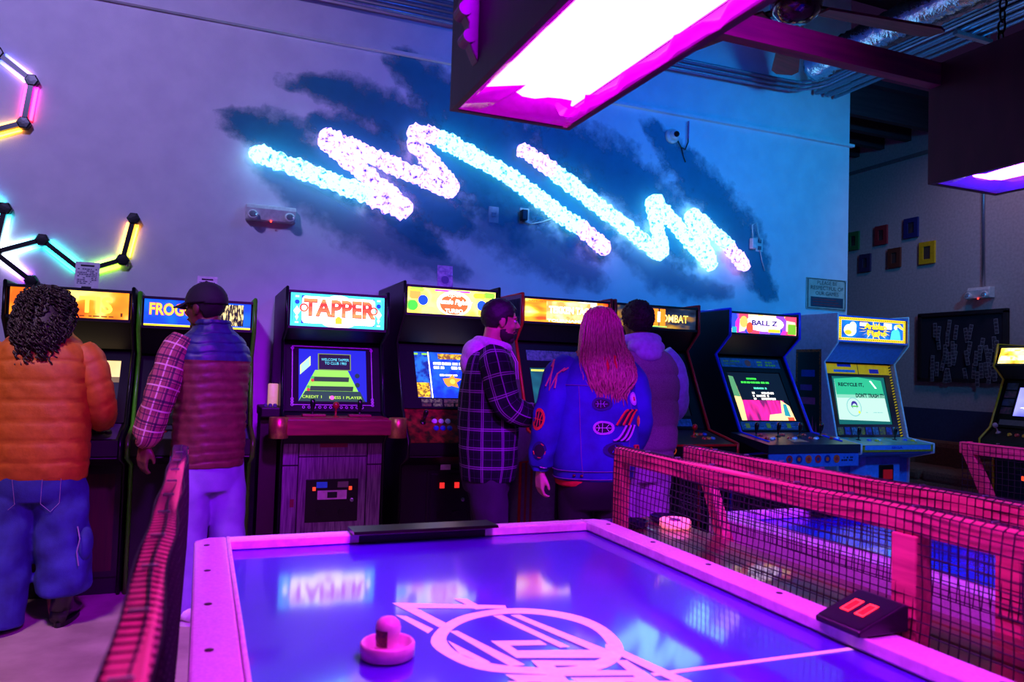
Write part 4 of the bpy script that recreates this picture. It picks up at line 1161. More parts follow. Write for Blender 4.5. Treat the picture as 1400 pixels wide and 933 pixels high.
# --- 5 Tekken Tag Tournament
c = Cab('red-trimmed grey arcade cabinet with orange TOURNAMENT marquee between the two men', 2.042, 2.768, 1.870, zmb=1.66, r=(.10, 1.545), sb=(-.16, .93), cp=(-.46, .86), cpb=.775, trim=(200, 24, 34), side=(150, 140, 165), frontcol=(30, 26, 32), tm=.012)
P = c.marquee(); P.rect(0, 0, 1, 1, G('fire_marquee', (250, 110, 20), 2.0, scale=5, stretch=(.6, 1, 2.2), colors=[(225, 60, 8), (250, 140, 20), (255, 225, 120), (255, 245, 220)], lo=.34, hi=.70))
P.rect(.25, .08, .78, .95, G('fire_core', (255, 200, 130), 2.2, (250, 120, 60), 12, lo=.35, hi=.6)); P.rect(.86, .0, 1, 1, G('red_edge', (225, 40, 14), 1.3, (250, 120, 20), 8))
P.text('NAMCO', .04, .88, .2, .95, G('ink_glow', (60, 20, 10), .4)); P.text('TEKKEN TAG', .28, .42, .76, .74, G('hot_white', (255, 235, 215), 2.8), bold=.04); P.text('TOURNAMENT', .26, .03, .80, .15, G('ivory', (255, 236, 220), 1.8), bold=.03)
P.build('marquee_print', c.marq)
S = c.screen(.12, .90, .14, .70); S.rect(0, 0, 1, 1, G('teal_scene', (10, 60, 84), .8, scale=5, colors=[(6, 24, 60), (14, 90, 110), (30, 150, 140)], lo=.35, hi=.68)); S.rect(.02, .93, .98, .97, G('yellow_bar', (210, 220, 80), 1.1)); dashes(S, .1, .92, .9, .98, 1, wh, .6, 8)
S.disc(.25, .3, .25, G('navy_shape', (8, 20, 70), .6)); S.build('screen_picture', c.tube)
B = c.bezel_print(); B.rect(.1, .78, .9, .90, mat('instruction_card', (110, 104, 130), .4, col2=(60, 60, 84), scale=50), 1); B.build('bezel_print', c.root)
Q = c.cpanel()
for u in (.25, .68):
    c.stick(Q, u - .08, .5, (200, 30, 30), True)
    for k in range(3): c.btn(Q, u + .06 * k, .6, (240, 240, 240)); c.btn(Q, u + .06 * k, .35, (230, 60, 60))
L = c.lower(); L.rect(.0, 0, 1, 1, mat('grey_panel', (126, 110, 136), .5)); 
for u in (.04, .10): L.rect(u, 0, u + .025, 1, mat('red_stripe', (150, 16, 26), .4))
L.build('front_print', c.root); c.coin(.6, .6, .3, .34)
A = c.sidep(); A.poly([(.45, 1.50), (.70, 1.55), (.75, 1.66), (.75, 1.84), (.45, 1.84)], mat('side_art_dark', (28, 26, 44), .4, col2=(60, 60, 90), scale=24)); A.build('side_art', c.root)

# --- 6 Mortal Kombat II
c = Cab('black arcade cabinet with red trim and MORTAL KOMBAT marquee beside the man in grey vest', 2.782, 3.538, 1.870, zmb=1.665, r=(.145, 1.525), sb=(-.155, .935), cp=(-.49, .862), cpb=.775, trim=(205, 24, 36), side=(14, 12, 16), frontcol=(15, 13, 17), tm=.012)
P = c.marquee(); P.rect(0, 0, 1, 1, G('storm_marquee', (20, 24, 40), .9, scale=6, stretch=(.7, 1, 2), colors=[(14, 16, 30), (30, 44, 70), (170, 120, 30), (230, 190, 90)], lo=.36, hi=.76))
P.text('MORTAL KOMBAT', .06, .28, .90, .70, G('kombat_brown', (120, 60, 10), .9), bold=.05); P.text('MORTAL KOMBAT', .063, .31, .896, .69, G('kombat_gold', (250, 200, 70), 1.7, (255, 235, 150), 14), bold=.015)
P.text('II', .44, .10, .60, .94, G('kombat_orange', (240, 120, 20), 1.5), bold=.05); P.rect(.50, .3, .535, .8, G('hot_white', (0, 0, 0)))
P.rect(.30, .05, .62, .10, G('green_streak', (150, 230, 100), 1.2)); P.build('marquee_print', c.marq)
S = c.screen(.12, .88, .16, .86); S.rect(0, 0, 1, 1, G('dark_slate', (12, 14, 22), .35)); S.rect(.2, .22, .86, .66, G('blue_menu', (20, 60, 215), 1.0, (14, 40, 170), 6)); S.rect(.60, .50, .80, .58, G('pink_mark', (235, 60, 140), 1.2)); dashes(S, .3, .25, .8, .45, 5, G('green_text', (60, 200, 90), 1.0), .7, 9)
for k in range(7): S.poly([(.35 + .08 * k, 0), (.355 + .08 * k, 0), (.60 + .055 * k, .98), (.595 + .055 * k, .98)], G('grey_line', (90, 110, 140), .5), 6)
S.build('screen_picture', c.tube)
B = c.bezel_print(); B.rect(.25, .03, .85, .12, mat('blue_card', (60, 90, 170), .4, col2=(30, 46, 100), scale=40), 1); B.build('bezel_print', c.root)
Q = c.cpanel(); Q.rect(.01, .02, .99, .98, mat('dark_green_panel', (24, 34, 40), .4, col2=(50, 40, 44), scale=14)); Q.build('panel_print', c.cpo)
for u, col in ((.22, (210, 30, 30)), (.68, (210, 30, 30))):
    c.stick(Q, u, .5, col, True)
    for k in range(3): c.btn(Q, u + .08 + .05 * k, .62, ((240, 160, 30), (230, 60, 60), (40, 90, 220))[k]); c.btn(Q, u + .08 + .05 * k, .36, ((230, 60, 60), (240, 190, 60), (120, 160, 240))[k])
T = c.cfront(); 
obj('panel_edge', [box((0, c.cp[0] - .004, c.cp[1] - .006), (2 * c.xi, .014, .014))], c.mt, c.root)
L = Panel((-c.xi, c.cp[0] + .002, c.cpb - .10), (1, 0, 0), (0, 0, 1), 2 * c.xi, .1)
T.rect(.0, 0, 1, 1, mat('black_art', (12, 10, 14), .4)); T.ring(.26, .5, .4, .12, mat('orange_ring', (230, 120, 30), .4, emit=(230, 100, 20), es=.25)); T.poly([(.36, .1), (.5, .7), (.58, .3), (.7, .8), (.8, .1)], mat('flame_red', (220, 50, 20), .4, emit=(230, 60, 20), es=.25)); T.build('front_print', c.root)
c.coin(.5, .55, .30, .34)

# --- 7 Dragon Ball
c = Cab('arcade cabinet with blue trim, four player panel and bright BALL Z marquee', 3.812, 4.524, 1.868, zmb=1.665, r=(.175, 1.515), sb=(-.15, .915), cp=(-.46, .87), cpb=.80, trim=(24, 44, 215), side=(16, 15, 24), frontcol=(18, 18, 30), tm=.013)
P = c.marquee(); P.rect(0, 0, 1, 1, G('burst_marquee', (250, 90, 160), 1.5, scale=11, kind='cells', colors=[(190, 40, 160), (250, 180, 60), (40, 60, 200), (255, 200, 160), (230, 60, 90), (120, 60, 200)]))
P.disc(.5, .55, .42, G('lilac_flash', (235, 200, 255), 2.2), ru=.30); P.disc(.18, .6, .3, G('orange_flash', (255, 160, 80), 1.5), ru=.06); P.disc(.27, .3, .3, G('red_flash', (240, 70, 40), 1.3), ru=.05)
P.text('BALL Z', .30, .44, .70, .72, G('ink_blue', (16, 24, 130), .7), bold=.04); P.rect(.55, .1, .74, .28, G('amber_tag', (250, 190, 40), 1.4)); P.rect(.86, .05, .99, .6, G('lime_card', (120, 190, 40), .9)); P.rect(.0, .0, .07, .3, G('teal_tag', (40, 170, 190), 1.0))
P.build('marquee_print', c.marq)
S = c.screen(.10, .90, .14, .78); S.rect(0, 0, 1, 1, G('near_black', (16, 20, 26), .4)); S.rect(.1, 0, .9, .42, G('magenta_floor', (235, 20, 140), 1.2, scale=3, stretch=(3, 1, 1), colors=[(150, 20, 100), (245, 30, 150), (110, 20, 90)], lo=.38, hi=.62))
gt = G('screen_green', (60, 230, 60), 1.2); dashes(S, .3, .84, .55, .9, 1, gt, .9, 2); dashes(S, .22, .76, .78, .82, 1, gt, .85, 3); dashes(S, .42, .64, .66, .70, 1, G('mint_text', (90, 230, 190), 1.1), .9, 4); dashes(S, .36, .42, .76, .60, 3, wh, .8, 5)
S.poly([(.0, .0), (.10, .0), (.13, .38), (.10, .9), (.02, .92)], G('peach_left', (250, 200, 130), 1.2)); S.poly([(.0, .5), (.12, .48), (.10, .9), (.02, .92)], G('green_left', (90, 160, 110), .8)); S.poly([(.5, .0), (1, 0), (.97, .3), (.84, .42), (.78, .15), (.55, .12)], G('peach_right', (255, 210, 140), 1.3)); S.poly([(.82, .1), (.93, .08), (.92, .34), (.86, .34)], G('teal_right', (40, 150, 170), .9)); S.rect(.86, .0, .98, .07, G('red_flash', (0, 0, 0)))
S.build('screen_picture', c.tube)
B = c.bezel_print(); cb = mat('blue_info_card', (30, 62, 120), .35, col2=(18, 30, 60), scale=40, emit=(20, 60, 130), es=.25); B.rect(.06, .84, .94, .96, cb, 1); B.disc(.46, .90, .045, mat('round_logo', (220, 60, 50), .4), 2); dashes(B, .10, .86, .36, .94, 2, mat('gold_print', (190, 170, 40), .4), .8, 3); dashes(B, .6, .86, .9, .94, 2, MATS['gold_print'], .7, 4); B.build('bezel_print', c.root); B = c.bezel_print(); B.rect(.06, .02, .94, .12, cb, 1); dashes(B, .1, .035, .9, .105, 4, mat('cyan_print', (110, 150, 210), .4), .6, 5)
for u in (.12, .42, .72): B.rect(u, .04, u + .06, .10, MATS['gold_print'], 4)
B.build('bezel_print', c.root)
# wide panel overhanging the body
W2 = c.h + .075
cpw = obj('player_panel', prism([(-.56, .80), (-.56, .862), (-.14, .915), (-.14, .88), (-.52, .80)], 'x', -W2, W2), mat('slate_panel', (34, 46, 62), .35), c.root)
ap = obj('panel_apron', slab(-W2 + .01, W2 - .01, (-.552, .70), (-.552, .80), .01), mat('blue_metal_apron', (52, 110, 200), .35), c.root)
A = Panel((-W2 + .01, -.5535, .70), (1, 0, 0), (0, 0, 1), 2 * W2 - .02, .1)
RINGM = [mat('ring_%d' % k, ((200, 40, 50), (30, 40, 120), (230, 90, 40))[k], .4) for k in range(3)]
for k in range(6):
    A2 = Panel((-W2 + .01, -.5535, .70), (1, 0, 0), (0, 0, 1), 2 * W2 - .02, .1)
    u = .22 + .105 * k; A2.disc(u, .55, .30, RINGM[k % 3]); A2.disc(u, .55, .15, RINGM[(k + 1) % 3]); A2.build('round_sticker', ap)
dashes(A, .80, .35, .95, .75, 2, M_INK, .6, 2); A.build('scuffed_lettering', ap)
Q = Panel((-W2, -.56, .8622), (1, 0, 0), (0, .42, .053), 2 * W2, .423)
for u in (.12, .36, .60, .84):
    c.stick(Q, u, .62, (12, 12, 16))
    for k in range(3): c.btn(Q, u + .05 + .035 * k, .45 - .04 * (k % 2), ((220, 40, 50), (230, 230, 240), (120, 150, 240))[k], .013)
    for k in range(2): c.btn(Q, u + .06 + .04 * k, .72, ((220, 40, 50), (230, 60, 60))[k], .013)
Q.rect(.36, .2, .52, .42, mat('pale_sticker', (210, 210, 180), .4, col2=(230, 120, 60), scale=18)); Q.build('panel_print', cpw)
c.coin(.45, .68, .3, .3, (255, 90, 30))

# --- 8 Sega
c = Cab('pale-sided arcade cabinet showing RECYCLE IT screen under a chain-bordered yellow marquee', 4.914, 5.742, 1.902, zmb=1.655, r=(.145, 1.49), sb=(-.005, .855), cp=(-.265, .825), cpb=.755, base=-.02, trim=(210, 214, 225), side=(176, 166, 196), frontcol=(64, 124, 220), tm=.009)
P = c.marquee(); ch = G('chain_yellow', (240, 190, 20), 1.4); bk = G('chain_black', (30, 24, 10), .3)
def chain_border(P, m1, m2, nu, nv, tu, tv):
    P.rect(0, 0, 1, 1, m1)
    lv = P.lv + 1
    for k in range(nu):
        for v0 in (.25 * tv, 1 - .75 * tv): P.poly([(k / nu, v0), ((k + .45) / nu, v0), ((k + .85) / nu, v0 + .5 * tv), ((k + .4) / nu, v0 + .5 * tv)], m2, lv)
    for k in range(nv):
        for u0 in (.25 * tu, 1 - .75 * tu): P.poly([(u0, k / nv), (u0 + .5 * tu, (k + .4) / nv), (u0 + .5 * tu, (k + .85) / nv), (u0, (k + .45) / nv)], m2, lv)
    P.lv = lv
chain_border(P, ch, bk, 34, 12, .035, .12)
P.rect(.035, .12, .965, .88, G('sky_marquee', (20, 110, 210), 1.3, (14, 60, 150), 6)); P.disc(.16, .45, .26, G('pale_gold', (255, 225, 150), 2.0), ru=.09); P.disc(.20, .62, .2, G('pale_gold', (0, 0, 0)), ru=.05); P.disc(.13, .35, .10, G('amber', (250, 160, 30), 1.5), ru=.05)
P.rect(.30, .66, .42, .82, G('lilac_block', (220, 190, 235), 1.8)); P.rect(.66, .58, .78, .84, G('white_block', (220, 235, 245), 1.8)); P.poly([(.76, .14), (.92, .14), (.90, .5), (.86, .66), (.78, .5)], G('cyan_robe', (60, 190, 215), 1.6)); P.poly([(.83, .78), (.90, .84), (.97, .62), (.95, .58), (.88, .70)], G('blond', (250, 215, 60), 1.6)); P.disc(.84, .68, .09, G('pale_gold', (0, 0, 0)))
sp = G('spiky_gold', (250, 200, 20), 1.7)
for k in range(15):
    a = math.pi * 2 * k / 15; P.poly([(.52 + .14 * math.cos(a) - .012, .48 + .2 * math.sin(a)), (.52 + .25 * math.cos(a), .48 + .42 * math.sin(a)), (.52 + .14 * math.cos(a) + .012, .48 + .2 * math.sin(a) + .03)], sp, P.lv + (1 if k == 0 else 0))
P.text('Arabian', .36, .52, .70, .80, G('brown_shadow', (90, 60, 10), .6), bold=.06); P.text('Arabian', .365, .54, .695, .79, sp, bold=.03); P.text('Fight', .40, .20, .70, .50, MATS['brown_shadow'], bold=.06); P.text('Fight', .405, .21, .695, .49, sp, bold=.03)
P.build('marquee_print', c.marq)
S = c.screen(.10, .88, .17, .82, mat('teal_black_bezel', (14, 30, 36), .3))
sg1 = G('screen_teal', (50, 200, 150), .66); S.rect(0, 0, 1, 1, G('screen_rim', (20, 110, 110), .6)); S.poly([(.03, .10), (.97, .06), (.93, .93), (.5, .99), (.05, .95)], G('screen_white', (205, 250, 235), .68)); S.poly([(.05, .62), (.945, .62), (.93, .93), (.5, .99), (.05, .95)], sg1); S.poly([(.05, .55), (.945, .55), (.945, .62), (.05, .62)], G('screen_mint', (150, 235, 205), .62))
ik = G('screen_ink', (10, 50, 60), .3); S.text('RECYCLE IT,', .11, .78, .58, .87, ik, bold=.04); S.text("DON'T TRASH IT!", .40, .56, .93, .65, ik, bold=.04); S.poly([(.70, .92), (.73, .92), (.82, .76), (.79, .76)], G('hot_mint', (200, 255, 225), 2.0))
S.ring(.33, .36, .20, .022, G('grey_teal_ring', (130, 190, 190), .9)); S.disc(.34, .40, .085, G('emblem_blue', (60, 40, 150), .8)); S.disc(.34, .37, .06, G('screen_white', (0, 0, 0))); S.rect(.275, .36, .405, .385, G('emblem_green', (60, 170, 50), 1.0)); S.disc(.41, .25, .03, G('emblem_lime', (190, 220, 60), 1.1)); dashes(S, .53, .235, .85, .26, 1, MATS['grey_teal_ring'], .8, 5)
S.build('screen_picture', c.tube)
B = c.bezel_print(); B.rect(.04, .855, .96, .99, mat('yellow_info_strip', (222, 180, 20), .4, col2=(190, 150, 14), scale=12, emit=(220, 170, 10), es=.35), 1); B.rect(.14, .875, .45, .91, mat('strip_blue', (60, 130, 190), .4), 2); B.rect(.66, .87, .80, .93, mat('strip_navy', (30, 50, 170), .4), 2); B.rect(.49, .855, .5, .99, M_INK, 2); B.rect(.2, .95, .4, .99, MATS['strip_navy'], 2)
for k in range(9): B.rect(.06 + .1 * k, .03, .14 + .1 * k, .13, mat('hero_card_%d' % (k % 3), ((190, 150, 20), (40, 80, 170), (60, 140, 160))[k % 3], .4, col2=(30, 40, 90), scale=50), 1)
for u in (.0, .955):
    for k in range(26): B.poly([(u, .0 + k / 26), (u + .04, .014 + k / 26), (u + .04, .032 + k / 26), (u, .018 + k / 26)], MATS['yellow_info_strip'], 1)
B.build('bezel_print', c.root)
Q = c.cpanel(); Q.rect(.0, .0, 1, 1, mat('teal_panel', (110, 190, 170), .35, col2=(80, 150, 140), scale=8)); 
for u in (.25, .75): Q.ring(u, .5, .42, .03, mat('gold_ring_print', (200, 180, 60), .4))
Q.build('panel_print', c.cpo)
for u in (.20, .72):
    c.stick(Q, u, .62, (10, 12, 16))
    for k, col in enumerate(((40, 90, 220), (230, 190, 40), (220, 230, 235))): c.btn(Q, u + .12 + .07 * k, .55 - .1 * (k % 2), col, .016)
T = c.cfront(); chain_border(T, mat('chain_gold_paint', (200, 170, 40), .4), mat('chain_dark_paint', (20, 20, 30), .4), 44, 4, .03, .3); T.rect(.035, .3, .965, .98, mat('sky_apron', (70, 140, 230), .4)); T.text('SEGA', .40, .42, .56, .80, mat('sega_blue', (20, 40, 190), .4), bold=.04); T.build('front_print', c.root)
obj('pedestal', prism([(-.19, c.base - .09), (.19, c.base - .09), (.27, c.base), (-.27, c.base)], 'z', .0, c.cpb - .02), mat('blue_pedestal', (70, 136, 226), .4), c.root)
c2 = obj('coin_slot_plate', box((.03, c.base - .097, .56), (.16, .014, .16)), mat('coin_door_12', (12, 11, 14), .4), c.root, bevel=.01)
obj('coin_window', box((.04, c.base - .106, .56), (.10, .006, .08)), mat('dark_red_window', (90, 20, 30), .3, emit=(200, 20, 40), es=.25), c2)
obj('coin_flap', box((.03, c.base - .097, .28), (.16, .014, .22)), mat('coin_door_12', (12, 11, 14), .4), c.root, bevel=.01)
A = c.sidep(); ob = mat('orange_chain_print', (190, 84, 20), .45, col2=(60, 26, 10), scale=60)
A.poly([(.30, .72), (.62, .72), (.60, 1.60), (.30, 1.60)], ob); A.poly([(.325, .745), (.595, .745), (.575, 1.575), (.325, 1.575)], mat('side_art_black', (14, 12, 20), .4))
for k in range(5): A.poly([(.36 + .045 * k, .80), (.42 + .04 * k, .80), (.39 + .04 * k, .98 + .05 * (k % 2))], mat('side_flame', (190, 50, 110), .4), 4)
A.rect(.37, 1.36, .53, 1.42, mat('side_blue', (30, 50, 170), .4)); A.rect(.36, 1.24, .5, 1.29, mat('side_violet', (110, 40, 140), .4)); A.rect(.36, 1.12, .54, 1.18, mat('side_pink', (190, 50, 120), .4))
A.build('side_art', c.root)

# --- 9 on the far right, turned to face into the room
c = Cab('black arcade cabinet with yellow trim and yellow marquee at the right edge', 0, .66, 1.685, zmb=1.50, ymb=-.05, r=(.07, 1.39), sb=(-.09, .98), cp=(-.22, .88), cpb=.80, base=-.05, back=.72, trim=(214, 170, 26), side=(14, 13, 15), frontcol=(15, 13, 16), rz=-math.pi / 2, loc=(6.33, 4.19, 0))
P = c.marquee(); P.rect(0, 0, 1, 1, G('amber_marquee', (240, 160, 30), 1.6, scale=7, colors=[(190, 110, 16), (245, 190, 60), (255, 235, 160)], lo=.35, hi=.62)); P.rect(.02, .2, .98, .5, G('cream_word', (255, 240, 190), 2.0, (240, 190, 70), 16)); P.rect(.1, .8, .9, .88, G('cream_word', (0, 0, 0))); P.build('marquee_print', c.marq)
S = c.screen(.2, .9, .25, .85); S.rect(0, 0, 1, 1, G('violet_screen', (90, 90, 235), 1.1, (150, 150, 250), 4)); S.poly([(.1, .3), (.5, .2), (.5, .4)], wh); S.build('screen_picture', c.tube)
B = c.bezel_print()
for k in range(4): B.rect(.02, .28 + .17 * k, .18, .42 + .17 * k, mat('bezel_art_%d' % (k % 2), ((120, 50, 90), (60, 60, 120))[k % 2], .4, col2=(40, 30, 60), scale=30), 1)
B.rect(.05, .05, .4, .16, mat('grey_card', (96, 92, 110), .4), 1); B.build('bezel_print', c.root)
Q = c.cpanel(); c.stick(Q, .12, .6, (220, 170, 190), True)
for k in range(5): c.btn(Q, .3 + .1 * k, .5, ((230, 180, 40), (220, 60, 60))[k % 2])
c.coin(.5, .62, .3, .34)

# ---- papers standing on cabinet tops
def notice(label, x, z, w_, h_, y=FY + .12, tilt=.12, crumple=False):
    root = empty('paper_notice', label, 'notice', (x, y, z))
    R = Matrix.Rotation(-tilt, 4, 'X')
    obj('sheet', xf(box((0, 0, h_ / 2), (w_, .003, h_)), R), mat('clear_crumpled_bag', (190, 190, 210), .2, col2=(120, 120, 160), scale=30, bump=.8) if crumple else M_PAPER, root)
    P = Panel((-w_ / 2, -.002, 0), (1, 0, 0), (0, 0, 1), w_, h_)
    if not crumple:
        P.rect(.22, .84, .78, .90, M_INK, 1); dashes(P, .1, .2, .9, .78, 9, mat('grey_print', (110, 108, 130), .7), .75, int(x * 100) + 200); P.rect(.3, .06, .7, .12, M_INK, 1)
    else:
        P.disc(.5, .35, .18, mat('blue_grey_stamp', (90, 90, 140), .5), 1)
    o = P.build('print', root); o.matrix_local = R
    return root
notice('white printed notice standing on the orange-marquee cabinet', -.645, 1.72, .125, .165)
notice('white printed notice behind the capped man on the FROGGER cabinet', .005, 1.70, .115, .15)
notice('crumpled clear bag standing on the gem-marquee cabinet', 1.52, 1.885, .11, .155, crumple=True)

# striped paper cup on the Tekken panel, couch by the side wall
cup = empty('paper_cup', 'red and white striped paper cup with straws beside the man in plaid', 'cup', (2.12, 4.60, .905))
v, f = lathe([(.030, 0), (.040, .12), (.037, .12), (.028, .006)], (0, 0, 0), 24)
o = obj('cup', [((v, [q for q in f if (q[0] % 24) // 3 % 2 == 0]), 0), ((v, [q for q in f if (q[0] % 24) // 3 % 2 == 1]), 1)], [mat('cup_red', (190, 20, 40), .4), mat('cup_white', (235, 230, 230), .4)], cup, smooth=True)
for k in range(3): obj('straw', tube([(.01 * k - .01, .005, .01), (.018 * k - .02, .01, .17)], .004, 6), M_WHITEP, cup)
so = empty('couch', 'low brown upholstered couch against the side wall', 'couch', (6.80, 5.35, 0))
M_COU = mat('brown_couch_fabric', (108, 74, 52), .9, col2=(84, 56, 40), scale=60, bump=.4)
obj('seat', box((-.05, 0, .30), (.7, 1.3, .22)), M_COU, so, bevel=.05); obj('backrest', box((.28, 0, .50), (.2, 1.3, .5)), M_COU, so, bevel=.06)
for sy in (-1, 1): obj('armrest', box((-.02, sy * .62, .42), (.72, .2, .46)), M_COU, so, bevel=.07)
for k in range(2): obj('seat_cushion', box((-.1, -.27 + .54 * k, .45), (.56, .52, .12)), M_COU, so, bevel=.04)
for sx in (-.3, .25):
    for sy in (-.55, .55): obj('foot', box((sx, sy, .09), (.06, .06, .18)), M_BLACK, so)

# ================================================================== PEOPLE
def interp_rows(R, n):
    R = [np.array(r, float) for r in R]
    return catmull(R, n)
class Torso:
    """stack of rounded rings: rows of (z, half width, half depth, centre x, centre y)"""
    def __init__(s, rows, n=60, seg=40, ex=2.5, disp=None):
        s.rows = np.array(interp_rows(rows, n)); s.seg = seg; s.ex = ex; s.disp = disp
    def at(s, th, z, off=0.0):
        zz = s.rows[:, 0]
        r = [np.interp(z, zz, s.rows[:, k]) for k in range(1, 5)]
        return s._pt(th, z, r, off)
    def _pt(s, th, z, r, off):
        c, n = math.cos(th), math.sin(th); e = 2 / s.ex
        d = s.disp(th, z) if s.disp else 0.0
        return Vector((r[2] + math.copysign(abs(c) ** e, c) * (r[0] + off + d), r[3] + math.copysign(abs(n) ** e, n) * (r[1] + off + d), z))
    def mesh(s, cap_top=True, cap_bot=True):
        V, F, UV = [], [], []
        for row in s.rows:
            z, r = row[0], row[1:]
            m = 0.5 * (r[0] + r[1])
            for k in range(s.seg + 1):
                th = 2 * math.pi * k / s.seg + math.pi / 2
                V.append(tuple(s._pt(th, z, r, 0))); UV.append((k / s.seg * 2 * math.pi * 0.2, z))
        w_ = s.seg + 1
        for i in range(len(s.rows) - 1):
            for k in range(s.seg):
                F.append((i * w_ + k, i * w_ + k + 1, (i + 1) * w_ + k + 1, (i + 1) * w_ + k))
        if cap_bot: F.append(tuple(range(s.seg - 1, -1, -1)))
        if cap_top: F.append(tuple((len(s.rows) - 1) * w_ + k for k in range(s.seg)))
        return V, F, UV
class Limb:
    """tube along a smoothed path: rows of (x, y, z, r)"""
    def __init__(s, rows, n=40, seg=18, disp=None, flat=1.0):
        s.R = np.array(interp_rows(rows, n)); s.seg = seg; s.disp = disp; s.flat = flat
        s.P = [Vector(r[:3]) for r in s.R]; s.r = s.R[:, 3]
        s.len = [0.0]
        for a, b in zip(s.P[:-1], s.P[1:]): s.len.append(s.len[-1] + (b - a).length)
        s.N, s.B = [], []
        nrm = Vector((1, 0, 0))
        for i in range(n):
            t = (s.P[min(i + 1, n - 1)] - s.P[max(i - 1, 0)]).normalized()
            nrm = (nrm - t * nrm.dot(t)).normalized(); s.N.append(nrm.copy()); s.B.append(t.cross(nrm))
    def at(s, th, q, off=0.0):
        """q in 0..1 along the limb"""
        i = q * (len(s.P) - 1); k = min(int(i), len(s.P) - 2); f = i - k
        p = s.P[k].lerp(s.P[k + 1], f); r = s.r[k] * (1 - f) + s.r[k + 1] * f
        return p + (s.N[k] * math.cos(th) + s.B[k] * math.sin(th) * s.flat) * (r + off)
    def mesh(s):
        V, F, UV = [], [], []
        w_ = s.seg + 1
        for i in range(len(s.P)):
            for k in range(w_):
                th = 2 * math.pi * k / s.seg
                d = s.disp(th, s.len[i]) if s.disp else 0
                V.append(tuple(s.P[i] + (s.N[i] * math.cos(th) + s.B[i] * math.sin(th) * s.flat) * (s.r[i] + d))); UV.append((k / s.seg * 6.28 * .075, s.len[i]))
        for i in range(len(s.P) - 1):
            for k in range(s.seg):
                F.append((i * w_ + k, i * w_ + k + 1, (i + 1) * w_ + k + 1, (i + 1) * w_ + k))
        F.append(tuple(range(s.seg - 1, -1, -1))); F.append(tuple((len(s.P) - 1) * w_ + k for k in range(s.seg)))
        return V, F, UV

def cloth(name, shape, m, parent, smooth=True, solid=0.0):
    V, F, UV = shape
    o = obj(name, (V, F), m, parent, smooth=smooth)
    l = o.data.uv_layers.new(name='UVMap')
    idx = np.zeros(len(o.data.loops), int); o.data.loops.foreach_get('vertex_index', idx)
    l.data.foreach_set('uv', np.array(UV)[idx].ravel())
    return o
def joined(shapes):
    V, F, UV = [], [], []
    for v, f, u in shapes:
        o = len(V); V += v; F += [tuple(i + o for i in q) for q in f]; UV += u
    return V, F, UV

def fused(name, shapes, m, parent, voxel=.0055, sm=6):
    """one continuous skin grown over overlapping solids"""
    t = obj('tmp', shapes, m)
    r = t.modifiers.new('r', 'REMESH'); r.mode = 'VOXEL'; r.voxel_size = voxel; r.use_smooth_shade = True
    k = t.modifiers.new('s', 'SMOOTH'); k.iterations = sm; k.factor = .5
    dg = bpy.context.evaluated_depsgraph_get()
    me = bpy.data.meshes.new_from_object(t.evaluated_get(dg))
    me.name = name
    if not me.materials: me.materials.append(m)
    bpy.data.objects.remove(t, do_unlink=True)
    me.polygons.foreach_set('use_smooth', [True] * len(me.polygons))
    o = bpy.data.objects.new(name, me); COL.objects.link(o); o.parent = parent
    return o

def plaid(name, base, lines, period, widths, sett=None, rough=.85):
    """woven check in cloth coordinates: lines = colour of thin stripes, sett = colour of broad bands"""
    m = bpy.data.materials.new(name); m.use_nodes = True
    nt = m.node_tree; b = nt.nodes['Principled BSDF']; L = nt.links.new
    b.inputs['Roughness'].default_value = rough; b.inputs['Specular IOR Level'].default_value = .15
    uv = nt.nodes.new('ShaderNodeUVMap'); s = nt.nodes.new('ShaderNodeSeparateXYZ'); L(uv.outputs[0], s.inputs[0])
    def mth(op, a, b_=None):
        q = nt.nodes.new('ShaderNodeMath'); q.operation = op
        for i, z in enumerate((a, b_)):
            if z is None: continue
            if isinstance(z, (int, float)): q.inputs[i].default_value = z
            else: L(z, q.inputs[i])
        return q.outputs[0]
    def band(ax, centre, hw):
        fr = mth('FRACT', mth('DIVIDE', s.outputs[ax], period))
        return mth('LESS_THAN', mth('ABSOLUTE', mth('SUBTRACT', fr, centre)), hw)
    col = None
    def over(prev, fac, c):
        x = nt.nodes.new('ShaderNodeMix'); x.data_type = 'RGBA'
        if isinstance(prev, tuple): x.inputs['A'].default_value = (*prev, 1)
        else: L(prev, x.inputs['A'])
        x.inputs['B'].default_value = (*lin(c), 1); L(fac, x.inputs['Factor'])
        return x.outputs['Result']
    cur = lin(base)
    if sett:
        for ax in (0, 1): cur = over(cur, mth('MULTIPLY', band(ax, .5, .22), .5), sett)
    for ax in (0, 1):
        for c_, hw, col_, op in widths: cur = over(cur, mth('MULTIPLY', band(ax, c_, hw), op), col_)
    L(cur, b.inputs['Base Color'])
    MATS[name] = m
    return m

